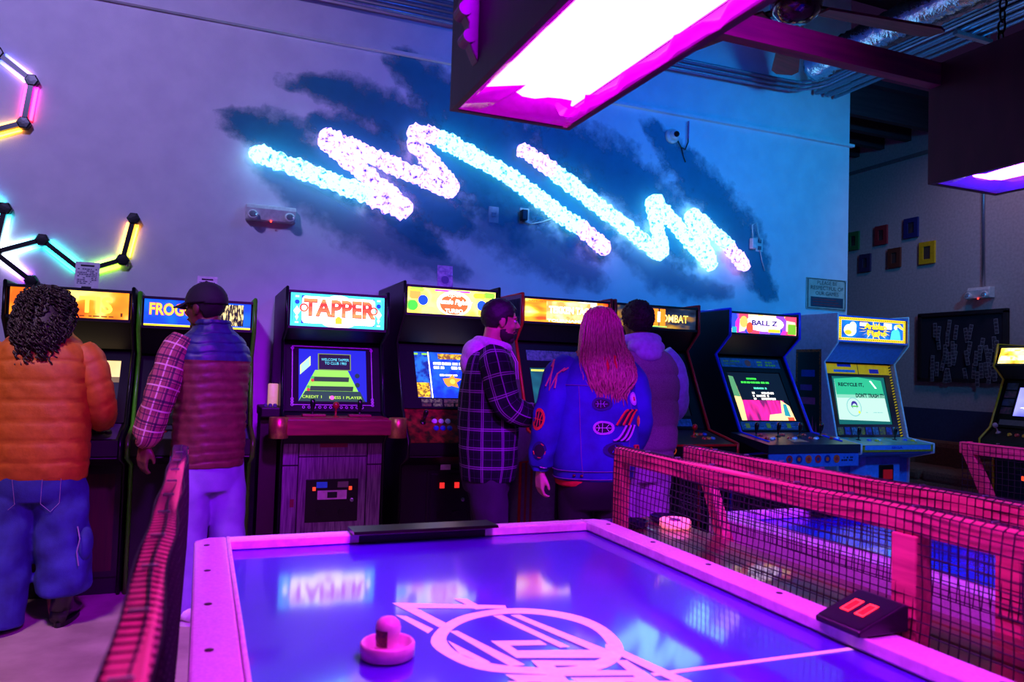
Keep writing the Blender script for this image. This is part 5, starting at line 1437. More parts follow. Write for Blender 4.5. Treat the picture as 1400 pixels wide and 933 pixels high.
def hand(wrist, d, palm_n, side, curl=.6, k=1.0):
    """solids of a hand: wrist point, pointing direction, palm normal, side +1/-1 for the thumb"""
    d = Vector(d).normalized(); n = Vector(palm_n); n = (n - d * n.dot(d)).normalized(); s = d.cross(n) * side
    W = Vector(wrist); out = []
    def tb(pts, rs): out.append(tube(pts, rs, 8))
    P = lambda a, b, c: W + d * (a * k) + s * (b * k) + n * (c * k)
    for b in (-.026, -.009, .009, .026): tb([P(-.01, b * .7, 0), P(.04, b, 0), P(.088, b * 1.05, .002)], [.016 * k, .015 * k, .0125 * k])
    for b, ln in ((.028, .068), (.0095, .078), (-.0095, .072), (-.027, .056)):
        p0 = P(.086, b, .002); a1, a2, a3 = curl * .5, curl * 1.3, curl * 1.9
        pts = [p0]; rs = [.0098 * k]
        for a_, f in ((a1, .45), (a2, .32), (a3, .26)):
            pts.append(pts[-1] + (d * math.cos(a_) + n * math.sin(a_)) * ln * f * k); rs.append((.0092, .0085, .0072)[len(rs) - 1] * k)
        tb(pts, rs)
    tb([P(.012, .022, .004), P(.042, .044, .014), P(.066, .052, .024), P(.088, .050, .032)], [.014 * k, .0125 * k, .0105 * k, .008 * k])
    return out

def head_solids(M, k=1.0, female=False):
    """skull, face, nose, ears; M maps head space (y forward, origin mid-head) to body space"""
    S = []
    def e(c, r): S.append(xf(sphere(c, r, 20, 14), M @ Matrix.Scale(k, 4)))
    e((0, -.014, .028), (.074, .094, .088)); e((0, .018, -.015), (.062, .072, .085)); e((0, .024, -.060), (.050 if female else .054, .056, .046))
    e((0, .066, -.092), (.021, .020, .017)); e((0, .072, .028), (.050, .020, .013)); e((.03, .058, -.022), (.026, .026, .026)); e((-.03, .058, -.022), (.026, .026, .026))
    S.append(xf(tube([(0, .080, .024), (0, .094, .002), (0, .108, -.018), (0, .098, -.026)], [.008, .010, .0135, .010], 10), M @ Matrix.Scale(k, 4)))
    e((.011, .093, -.023), (.009, .010, .008)); e((-.011, .093, -.023), (.009, .010, .008))
    e((0, .083, -.050), (.023, .013, .0065)); e((0, .082, -.061), (.020, .012, .007))
    for sx in (-1, 1): e((sx * .074, -.004, -.004), (.010, .020, .030)); e((sx * .068, .0, -.024), (.012, .014, .016))
    return S

def face_bits(root, M, k, brow, lip=(150, 70, 70), eyes=True):
    T = M @ Matrix.Scale(k, 4)
    for sx in (-1, 1):
        ey = obj('eye', xf(sphere((sx * .030, .0745, .008), (.013, .0115, .0085), 12, 8), T), mat('eye_white', (225, 220, 215), .2), root, smooth=True)
        obj('iris', xf(sphere((sx * .031, .0830, .008), (.0055, .004, .0055), 8, 6), T), mat('dark_iris', (30, 18, 14), .15), ey, smooth=True)
        obj('eyelid', xf(tube([(sx * .017, .081, .013), (sx * .030, .0875, .0165), (sx * .044, .078, .012)], .0024, 6), T), mat('lash_dark', (26, 18, 18), .6), root)
        obj('eyebrow', xf(tube([(sx * .012, .0905, .030), (sx * .028, .0905, .0345), (sx * .047, .077, .029)], [.003, .0042, .002], 6), T), mat('brow_%d' % brow[0], brow, .8), root, smooth=True)
    obj('lips', xf(tube([(-.021, .084, -.055), (-.008, .0955, -.0535), (.0, .0965, -.0545), (.008, .0955, -.0535), (.021, .084, -.055)], [.002, .005, .0045, .005, .002], 8), T), mat('lip_%d' % lip[0], lip, .4), root, smooth=True)

def cap_hair(root, M, k, m, grow=1.0, noise=.004, keep=None, seed=1, name='hair'):
    """hair shell on the skull with a hairline"""
    nu, nv = 64, 44
    v, f = sphere((0, -.015, .03), (.083 * grow, .104 * grow, .098 * grow), nu, nv)
    rg = np.random.default_rng(seed); ph = rg.random(8) * 6
    A = np.array(v); c = np.array((0, -.015, .03)); d = A - c; d /= np.linalg.norm(d, axis=1)[:, None]
    n = np.zeros(len(A))
    for q in range(8): w_ = 60 + 45 * q; n += np.sin(A[:, 0] * w_ + ph[q]) * np.sin(A[:, 1] * w_ * .9 + ph[-q]) * np.sin(A[:, 2] * w_ * 1.1 + q)
    A += d * (noise * n)[:, None]
    def kp(p):
        x, y, z = p
        if keep: return keep(x, y, z)
        if z > .062: return y < .080
        if z > .0: return y < .034 - .25 * abs(0.062 - z) * 0
        return y < -.028 and z > -.085
    F = [q for q in f if kp(A[list(q)].mean(0))]
    o = obj(name, xf(([tuple(p) for p in A], F), M @ Matrix.Scale(k, 4)), m, root, smooth=True)
    sd = o.modifiers.new('thick', 'SOLIDIFY'); sd.thickness = .008; sd.offset = -1
    return o

def MH(loc, yaw=0, pitch=0, roll=0):
    return Matrix.Translation(loc) @ Matrix.Rotation(math.radians(yaw), 4, 'Z') @ Matrix.Rotation(math.radians(pitch), 4, 'X') @ Matrix.Rotation(math.radians(roll), 4, 'Y')

def skin(name, c):
    m = mat(name, c, .5, col2=tuple(int(v * .9) for v in c), scale=25, bump=.1, bscale=200)
    b = m.node_tree.nodes['Principled BSDF']; b.inputs['Subsurface Weight'].default_value = .08; b.inputs['Subsurface Radius'].default_value = (.01, .004, .002)
    return m

def body(root, m, headM, k, neck0, arms, hands, legs, chest, female=False):
    """one continuous body: head, neck, trunk, arms with hands, legs with feet"""
    S = head_solids(headM, k, female)
    hp = headM @ Vector((0, -.028, -.05)); S.append(tube([hp, hp.lerp(Vector(neck0), .5), Vector(neck0)], [.056 * k, .055 * k, .068 * k], 16))
    S.append(Torso(chest, 24, 24).mesh()[:2])
    for a in arms: S.append(Limb(a, 24, 12).mesh()[:2])
    for h in hands: S += hand(*h)
    for l in legs: S.append(Limb(l, 24, 12).mesh()[:2])
    return fused('body', S, m, root)

def shoe(root, loc, yaw, m, sole, L_=.27, W_=.095, h_=.09, boot=False):
    T = Matrix.Translation(loc) @ Matrix.Rotation(yaw, 4, 'Z')
    rows = [(-.08, .040, .05 if boot else .07), (-.04, .045, .085 if not boot else .2), (.02, .044, .09 if not boot else .13), (.08, .048, .065), (.14, .045, .05), (.175, .025, .035)]
    V, F = [], []
    for y, hw, hh in rows:
        for q in range(12):
            a = 2 * math.pi * q / 12; V.append((hw * math.cos(a), y, max(.018, .02 + hh * .5 + hh * .5 * math.sin(a))))
    for i in range(len(rows) - 1):
        for q in range(12): F.append((i * 12 + q, i * 12 + (q + 1) % 12, i * 12 + 12 + (q + 1) % 12, i * 12 + 12 + q))
    F.append(tuple(range(11, -1, -1))); F.append(tuple(60 + q for q in range(12)))
    o = obj('shoe', xf((V, F), T), m, root, smooth=True)
    if boot: obj('boot_shaft', xf(lathe([(.052, .08), (.05, .16), (.054, .26)], (0, -.035, 0), 16), T), m, o, smooth=True)
    pts = [(.042 * math.cos(a) * (1.05 if math.sin(a) > 0 else 1), .05 + .135 * math.sin(a)) for a in np.linspace(0, 2 * math.pi, 20, endpoint=False)]
    obj('sole', xf(prism(pts, 'z', 0, .024), T), sole, o)
    return o

def folds(a, seed, f1=18, f2=40):
    rg = random.Random(seed); p = [rg.uniform(0, 6) for _ in range(6)]
    return lambda th, z: a * (math.sin(z * f1 + 2.2 * math.sin(th * 2 + p[0]) + p[1]) * .6 + math.sin(z * f2 + 3 * math.sin(th + p[2]) + p[3]) * .3 + math.sin(th * 5 + z * 6 + p[4]) * .4)
def quilt(pitch, a, z0=0.0, seed=1):
    rg = random.Random(seed); p = [rg.uniform(0, 6) for _ in range(4)]
    def fn(th, z):
        q = abs(math.sin(math.pi * (z - z0 + .006 * math.sin(th * 2 + p[0]) + .003 * math.sin(th * 7 + p[1])) / pitch))
        b = 1 - math.exp(-q * 4.5)
        return a * (b - .8) + a * .22 * math.sin(th * 15 + z * 22 + p[2]) * q + .0028 * math.sin(th * 8 + z * 42 + p[3]) * math.sin(z * 27 + th * 3)
    return fn
def patch(surf, th, z, r, mats, parent, name='patch', limb=False, sc=1.0, ring=.28, off=.004):
    """round badge following a cloth surface: rim, field and a simple device"""
    n = 18; shapes = []
    def pt(rr, a, o):
        if limb: return tuple(surf.at(th + rr * math.cos(a) / .075, z + rr * math.sin(a) / surf.len[-1], o))
        return tuple(surf.at(th + rr * math.cos(a) / .2, z + rr * math.sin(a), o))
    rad = [0, r * .35, r * .7, r * (1 - ring), r]
    V = [pt(x, 2 * math.pi * k / n, off) for x in rad[1:] for k in range(n)] + [pt(0, 0, off)]
    F, I = [], []
    for j in range(3):
        for k in range(n):
            F.append((j * n + k, j * n + (k + 1) % n, (j + 1) * n + (k + 1) % n, (j + 1) * n + k)); I.append(0 if j == 2 else 1)
    F += [(4 * n, k, (k + 1) % n) for k in range(n)]; I += [1] * n
    me = bpy.data.meshes.new(name); me.from_pydata(V, [], F)
    for q in mats: me.materials.append(q)
    me.polygons.foreach_set('material_index', I); me.update()
    o = bpy.data.objects.new(name, me); COL.objects.link(o); o.parent = parent
    return o, pt

# ------------------------------------------------------------------ 1 person in orange puffer
def person_orange():
    rt = empty('person', 'person with dark curly hair in orange puffer jacket and wide blue jeans', 'person', (-.735, 4.40, 0), math.radians(-4))
    hm = MH((.0, .02, 1.565), -8, -12)
    sk = skin('brown_skin', (120, 74, 52))
    body(rt, sk, hm, .96, (0, -.02, 1.40), [[(s * .17, 0, 1.37, .05), (s * .235, -.01, 1.2, .045), (s * .26, .05, 1.07, .04), (s * .2, .3, 1.02, .03)] for s in (-1, 1)],
         [((s * .19, .32, 1.02), (-s * .3, 1, -.1), (0, 0, -1), s, .7) for s in (-1, 1)],
         [[(s * .09, 0, .85, .08), (s * .10, .01, .5, .06), (s * .115, 0, .1, .04), (s * .115, .08, .05, .035)] for s in (-1, 1)], [(.75, .15, .1, 0, 0), (1.0, .14, .09, 0, 0), (1.3, .17, .1, 0, 0), (1.42, .1, .07, 0, 0)], True)
    face_bits(rt, hm, .96, (20, 14, 14))
    jm = mat('orange_quilted_nylon', (192, 100, 20), .6, col2=(176, 88, 14), scale=30, bump=.25, bscale=70)
    q = quilt(.098, .008, .03)
    T = Torso([(.715, .205, .150, 0, 0), (.73, .216, .160, 0, 0), (.82, .226, .175, 0, -.005), (.97, .226, .178, 0, -.01), (1.12, .224, .174, 0, -.01), (1.26, .222, .165, 0, -.01), (1.35, .205, .146, 0, -.005), (1.41, .160, .122, 0, 0), (1.445, .118, .105, 0, .005), (1.485, .105, .098, 0, .01), (1.50, .095, .09, 0, .01)], 110, 56, disp=q)
    jk = cloth('jacket', T.mesh(), jm, rt)
    for s in (-1, 1):
        L_ = Limb([(s * .155, 0, 1.365, .072), (s * .205, -.01, 1.30, .082), (s * .24, -.01, 1.18, .080), (s * .262, .03, 1.07, .074), (s * .245, .16, 1.01, .068), (s * .21, .29, 1.02, .060), (s * .20, .315, 1.02, .05)], 70, 22, disp=quilt(.095, .007))
        cloth('sleeve', L_.mesh(), jm, jk)
    # hair: dark mass of curls
    hmm = mat('dark_curly_hair', (26, 17, 20), .5, col2=(44, 28, 28), scale=50)
    HT = Torso([(1.345, .045, .03, .01, -.125), (1.39, .088, .055, 0, -.112), (1.45, .118, .088, 0, -.07), (1.53, .125, .112, 0, -.022), (1.60, .112, .108, 0, .0), (1.655, .078, .08, 0, .0), (1.685, .025, .025, 0, 0)], 30, 28, ex=2.1)
    hr = cloth('hair', HT.mesh(), hmm, rt)
    rg = random.Random(3); sh = []
    for k in range(460):
        th = rg.uniform(0, 6.283); z = rg.uniform(1.395, 1.60) if k < 290 else rg.uniform(1.60, 1.684)
        if math.sin(th) > .72 and z < 1.62: continue
        ln = rg.uniform(.07, .15) if k < 290 else rg.uniform(.05, .10); R_ = rg.uniform(.006, .012); tw = rg.uniform(2.0, 3.5) * 2 * math.pi; a0 = rg.uniform(0, 6)
        out = Vector((math.cos(th), math.sin(th), .6 if z > 1.6 else 0)).normalized(); dx = rg.uniform(-.02, .02); of = rg.uniform(-.004, .014)
        pts = []
        for i in range(16):
            t = i / 15; a_ = a0 + tw * t
            zz = max(1.385, z - ln * t)
            p = HT.at(th, zz, of); p.z = z - ln * t
            pts.append(p + out * (R_ * math.cos(a_)) + Vector((-math.sin(th), math.cos(th), 0)) * (R_ * math.sin(a_) + dx * t))
        sh.append(tube(pts, [.0042] * 15 + [.002], 4))
    o = obj('curls', sh, hmm, hr, smooth=True, kind='stuff')
    # jeans
    jn = mat('blue_wash_denim', (52, 66, 150), .85, col2=(36, 44, 112), scale=9, bump=.3, bscale=260, detail=6)
    f1 = folds(.007, 4, 20, 44)
    pel = Torso([(.62, .19, .13, 0, -.005), (.70, .205, .15, 0, -.01), (.80, .20, .15, 0, -.01), (.88, .18, .13, 0, 0)], 16, 36).mesh()
    lg = [Limb([(-.095, -.005, .80, .115), (-.105, -.005, .62, .128), (-.125, -.01, .40, .128), (-.15, -.03, .16, .142), (-.16, -.04, .03, .155)], 60, 26, disp=f1).mesh(),
          Limb([(.095, -.005, .80, .115), (.105, 0, .62, .125), (.125, .01, .42, .122), (.135, .02, .25, .128), (.135, .02, .17, .118), (.135, .02, .145, .095)], 60, 26, disp=folds(.009, 9, 26, 52)).mesh()]
    je = fused('jeans', [q[:2] for q in [pel] + lg], jn, rt, .008, 4)
    th = mat('tan_stitching', (150, 130, 170), .8)
    PT = Torso([(.62, .19, .13, 0, -.005), (.70, .205, .15, 0, -.01), (.80, .20, .15, 0, -.01), (.88, .18, .13, 0, 0)], 16, 36)
    for s in (-1, 1):
        a0 = -math.pi / 2
        pts = [PT.at(a0 + s * a_, z, .006) for a_, z in ((.22, .74), (.20, .62), (.42, .58), (.64, .62), (.62, .74))]
        obj('pocket_stitch', tube(pts, .0016, 4), th, je)
    # cargo pocket and cord on the right leg
    cp = obj('cargo_pocket', [sphere((.235, -.03, .40), (.035, .062, .085), 14, 10)], jn, je, smooth=True)
    obj('drawcord', tube([(.21, -.10, .50), (.225, -.11, .44), (.215, -.115, .38), (.225, -.11, .31)], .003, 5), th, je)
    bt = mat('black_boot_leather', (16, 14, 17), .35, coat=.3)
    shoe(rt, (.145, .02, 0), math.radians(-6), bt, M_BLACK, boot=True)
    shoe(rt, (-.16, -.02, 0), math.radians(8), bt, M_BLACK)
person_orange()

# ------------------------------------------------------------------ 2 man in cap and vest
def person_cap():
    rt = empty('person', 'man in dark cap and quilted vest over pink plaid shirt at FROGGER', 'person', (.045, 4.30, 0), math.radians(24))
    hm = MH((-.045, .02, 1.605), 30, -4)
    sk = skin('deep_brown_skin', (104, 62, 44))
    body(rt, sk, hm, 1.0, (0, -.01, 1.46), [[(-.18, 0, 1.42, .055), (-.235, -.01, 1.22, .048), (-.285, .0, 1.09, .042), (-.30, .03, .92, .032)], [(.14, .02, 1.42, .05), (.16, .08, 1.24, .046), (.15, .2, 1.1, .042), (.08, .36, 1.02, .032)]],
         [((-.303, .035, .905), (-.1, .12, -1), (.9, .25, .1), 1, .55), ((.08, .375, 1.02), (-.2, 1, -.1), (0, 0, -1), 1, .6)],
         [[(s * .09, 0, .9, .085), (s * .10, .01, .5, .06), (s * .11, 0, .1, .042), (s * .11, .08, .05, .036)] for s in (-1, 1)], [(.8, .15, .1, 0, 0), (1.05, .15, .1, 0, 0), (1.38, .18, .1, 0, 0), (1.47, .1, .07, 0, 0)])
    face_bits(rt, hm, 1.0, (24, 18, 18))
    cap_hair(rt, hm, 1.0, mat('short_dark_hair', (24, 18, 20), .8), .985, .001, seed=4)
    # vest
    nv, mr = mat('navy_nylon', (34, 40, 104), .5, col2=(28, 32, 86), scale=30, bump=.2, bscale=60), mat('maroon_nylon', (112, 46, 54), .5, col2=(94, 36, 46), scale=30, bump=.2, bscale=60)
    rows = [(.785, .165, .135, 0, 0), (.80, .174, .142, 0, 0), (.90, .176, .148, 0, -.005), (1.05, .174, .148, 0, -.01), (1.20, .178, .146, 0, -.012), (1.33, .186, .14, 0, -.015), (1.41, .172, .128, 0, -.01), (1.46, .142, .108, 0, -.005), (1.495, .098, .092, -.002, 0), (1.53, .088, .086, -.005, 0), (1.545, .082, .08, -.005, 0)]
    T = Torso(rows, 130, 52, disp=quilt(.050, .009, .02))
    V, F, UV = T.mesh()
    nrow = lambda q: np.mean([V[i][2] for i in q])
    vs = obj('vest', [((V, [q for q in F if nrow(q) < 1.335]), 0), ((V, [q for q in F if nrow(q) >= 1.335]), 1)], [mr, nv], rt, smooth=True)
    pl = plaid('pink_plaid_flannel', (164, 92, 100), None, .105, [(.16, .05, (40, 26, 60), .8), (.30, .02, (40, 26, 60), .7), (.55, .035, (222, 180, 190), .75), (.82, .03, (60, 34, 70), .7)], sett=(126, 60, 74))
    L_ = Limb([(-.15, 0, 1.435, .070), (-.195, -.005, 1.36, .078), (-.235, -.01, 1.24, .078), (-.268, -.01, 1.12, .075), (-.289, .01, 1.02, .072), (-.30, .025, .945, .066), (-.302, .03, .935, .045), (-.303, .032, .905, .042)], 70, 24, disp=folds(.005, 2, 30, 70))
    sl = cloth('sleeve', L_.mesh(), pl, rt)
    R_ = Limb([(.115, .02, 1.42, .066), (.14, .05, 1.34, .074), (.16, .10, 1.22, .072), (.155, .19, 1.1, .066), (.11, .31, 1.04, .054), (.085, .35, 1.02, .045)], 60, 22, disp=folds(.005, 5, 30, 70))
    cloth('sleeve', R_.mesh(), pl, rt)
    obj('cuff_edge', tube([L_.at(a, .975, .002) for a in np.linspace(0, 6.283, 16, endpoint=False)], .004, 6, closed=True), mat('white_cuff', (214, 200, 206), .7), sl)
    # trousers
    tm_ = mat('pale_khaki_twill', (140, 118, 196), .85, col2=(124, 104, 180), scale=10, bump=.2, bscale=220)
    pel = Torso([(.66, .165, .12, 0, -.002), (.76, .168, .13, 0, -.004), (.86, .165, .128, 0, -.004), (.95, .155, .115, 0, 0)], 16, 36).mesh()
    lg = [Limb([(s * .085, -.0, .84, .10), (s * .095, -.005, .66, .108), (s * .105 + .02, .0, .42, .094), (s * .115 + .03, -.01, .16, .086), (s * .115 + .03, -.01, .05, .084)], 60, 24, disp=folds(.005, 11 + s, 22, 50)).mesh() for s in (-1, 1)]
    fused('trousers', [q[:2] for q in [pel] + lg], tm_, rt, .008, 6)
    ws = mat('white_trainer', (226, 222, 226), .5)
    shoe(rt, (-.11, -.02, 0), math.radians(20), ws, M_WHITEP); shoe(rt, (.14, -.02, 0), math.radians(-10), ws, M_WHITEP)
    # baseball cap
    ck = mat('charcoal_cap_cloth', (26, 25, 30), .8, bump=.3, bscale=200)
    cp = cap_hair(rt, hm, 1.0, ck, 1.10, .0006, keep=lambda x, y, z: z > .022 - .10 * max(0, -y - .02), seed=2, name='cap')
    br_ = []
    for i in range(13):
        a_ = math.radians(90 - 62 + 124 * i / 12)
        r0 = Vector((.086 * math.cos(a_), -.012 + .108 * math.sin(a_), .036)); r1 = Vector((.083 * math.cos(a_), .02 + .158 * math.sin(a_), .022 - .010 * abs(math.cos(a_)) * 2))
        br_ += [r0, r1]
    F = [(2 * i, 2 * i + 1, 2 * i + 3, 2 * i + 2) for i in range(12)]
    b = obj('brim', xf(([tuple(p) for p in br_], F), hm), ck, cp, smooth=True); sd = b.modifiers.new('t', 'SOLIDIFY'); sd.thickness = .006
    obj('button', xf(sphere((0, -.015, .139), (.008, .008, .005), 8, 6), hm), ck, cp)
person_cap()

# ------------------------------------------------------------------ 3 man in plaid overshirt
def person_plaid():
    rt = empty('person', 'bearded man in dark plaid overshirt with pale hood, standing in profile facing right', 'person', (1.545, 4.14, 0), math.radians(-104))
    hm = MH((.0, .05, 1.615), 4, -7)
    sk = skin('tan_skin', (196, 140, 112))
    arms = [[(.17, 0, 1.42, .055), (.215, .03, 1.26, .05), (.215, .10, 1.12, .044), (.12, .30, 1.09, .034)], [(-.17, 0, 1.42, .055), (-.21, .02, 1.26, .05), (-.21, .10, 1.1, .044), (-.1, .30, 1.08, .034)]]
    body(rt, sk, hm, 1.03, (0, -.005, 1.46), arms, [((.115, .315, 1.09), (-.35, 1, .05), (-1, -.2, 0), 1, .8), ((-.10, .31, 1.08), (.3, 1, .05), (1, -.2, 0), 1, .8)],
         [[(s * .09, 0, .9, .085), (s * .10, .01, .5, .06), (s * .11, 0, .1, .042), (s * .11, .08, .05, .036)] for s in (-1, 1)], [(.8, .15, .1, 0, 0), (1.05, .15, .1, 0, 0), (1.38, .18, .1, 0, 0), (1.47, .1, .07, 0, 0)])
    face_bits(rt, hm, 1.03, (22, 15, 15), (150, 76, 78))
    hh = mat('short_black_hair', (20, 15, 18), .6, col2=(36, 26, 28), scale=140, bump=.5)
    def keep(x, y, z):
        if z > .075: return y < .088
        if z > .028: return y < .060
        if abs(x) > .060 and y > -.03: return y < .022 and z > -.03
        return y < -.025 and z > -.075
    cap_hair(rt, hm, 1.03, hh, 1.0, .0016, keep, 6)
    # beard: shell over the jaw
    bd = mat('trimmed_beard', (34, 24, 24), .8, col2=(50, 34, 32), scale=200, bump=.4)
    def jawshell():
        v, f = sphere((0, .026, -.058), (.0600, .0665, .056), 40, 30)
        A = np.array(v); F = []
        for q in f:
            c = A[list(q)].mean(0)
            if c[1] > -.004 and (c[2] < -.066 + .30 * max(0, .056 - c[1]) or (c[1] < .03 and c[2] < -.02)) and not (c[2] > -.066 and c[1] > .058): F.append(q)
        return v, F
    b = obj('beard', xf(jawshell(), hm @ Matrix.Scale(1.03, 4)), bd, rt, smooth=True); sd = b.modifiers.new('t', 'SOLIDIFY'); sd.thickness = .004; sd.offset = -1
    obj('chin_beard', xf(sphere((0, .074, -.097), (.026, .020, .020), 16, 10), hm @ Matrix.Scale(1.03, 4)), bd, b, smooth=True)
    obj('moustache', xf(tube([(-.026, .079, -.056), (-.012, .0955, -.043), (0, .100, -.040), (.012, .0955, -.043), (.026, .079, -.056)], [.003, .0055, .005, .0055, .003], 8), hm @ Matrix.Scale(1.03, 4)), bd, rt, smooth=True)
    # shirt
    pl = plaid('dark_plaid_flannel', (22, 14, 34), None, .105, [(.46, .026, (150, 96, 170), .75), (.56, .026, (150, 96, 170), .75), (.97, .012, (90, 50, 120), .5)], sett=(34, 22, 52))
    T = Torso([(.705, .185, .145, 0, .0), (.72, .196, .155, 0, 0), (.85, .205, .170, 0, 0), (1.0, .205, .172, 0, -.004), (1.18, .208, .166, 0, -.008), (1.32, .212, .152, 0, -.01), (1.40, .19, .13, 0, -.008), (1.445, .14, .105, 0, -.002), (1.48, .085, .08, 0, .005)], 90, 52, disp=folds(.006, 7, 14, 36))
    sh = cloth('overshirt', T.mesh(), pl, rt)
    for s, rows in ((1, [(.14, -.005, 1.425, .072), (.195, .005, 1.36, .09), (.222, .03, 1.25, .088), (.225, .075, 1.14, .082), (.20, .16, 1.09, .074), (.145, .27, 1.085, .058), (.12, .312, 1.09, .046)]), (-1, [(-.14, -.005, 1.425, .072), (-.19, .005, 1.36, .09), (-.215, .03, 1.25, .088), (-.215, .085, 1.12, .082), (-.18, .18, 1.08, .072), (-.12, .28, 1.08, .056), (-.10, .31, 1.08, .046)])):
        cloth('sleeve', Limb(rows, 70, 24, disp=folds(.006, 8 + s, 26, 60)).mesh(), pl, sh)
    pk = mat('plaid_pocket_dark', (28, 18, 44), .85)
    hd = mat('pale_lilac_fleece', (206, 186, 206), .9, col2=(186, 166, 190), scale=60, bump=.3)
    # hood lying on the shoulders: collapsed sack behind, thick collar in front
    hs = [sphere((0, -.085, 1.425), (.125, .085, .085), 24, 16), sphere((0, -.125, 1.37), (.085, .055, .085), 20, 14), tube([Vector((.105 * math.cos(a), .005 + .085 * math.sin(a), 1.475 - .02 * math.sin(a))) for a in np.linspace(0, 6.283, 22, endpoint=False)], .032, 12, closed=True)]
    fused('hood', hs, hd, rt, .006, 8)
    for s in (-1, 1): obj('drawstring', tube([(s * .035, .11, 1.45), (s * .04, .15, 1.38), (s * .04, .158, 1.28)], .0035, 6), hd, sh)
    tm_ = mat('dark_plum_chino', (52, 34, 66), .85, col2=(42, 26, 56), scale=10, bump=.2, bscale=200)
    pel = Torso([(.64, .165, .13, 0, -.005), (.76, .175, .148, 0, -.012), (.86, .172, .14, 0, -.01)], 16, 36).mesh()
    lg = [Limb([(s * .082, -.005, .80, .108), (s * .092, .0, .64, .108), (s * .10, .02, .42, .092), (s * .105, .0, .16, .082), (s * .105, 0, .05, .082)], 60, 24, disp=folds(.006, 21 + s, 24, 50)).mesh() for s in (-1, 1)]
    fused('trousers', [q[:2] for q in [pel] + lg], tm_, rt, .008, 6)
    for s in (-1, 1): shoe(rt, (s * .105, .02, 0), 0, M_BLACKM, M_WHITEP)
person_plaid()

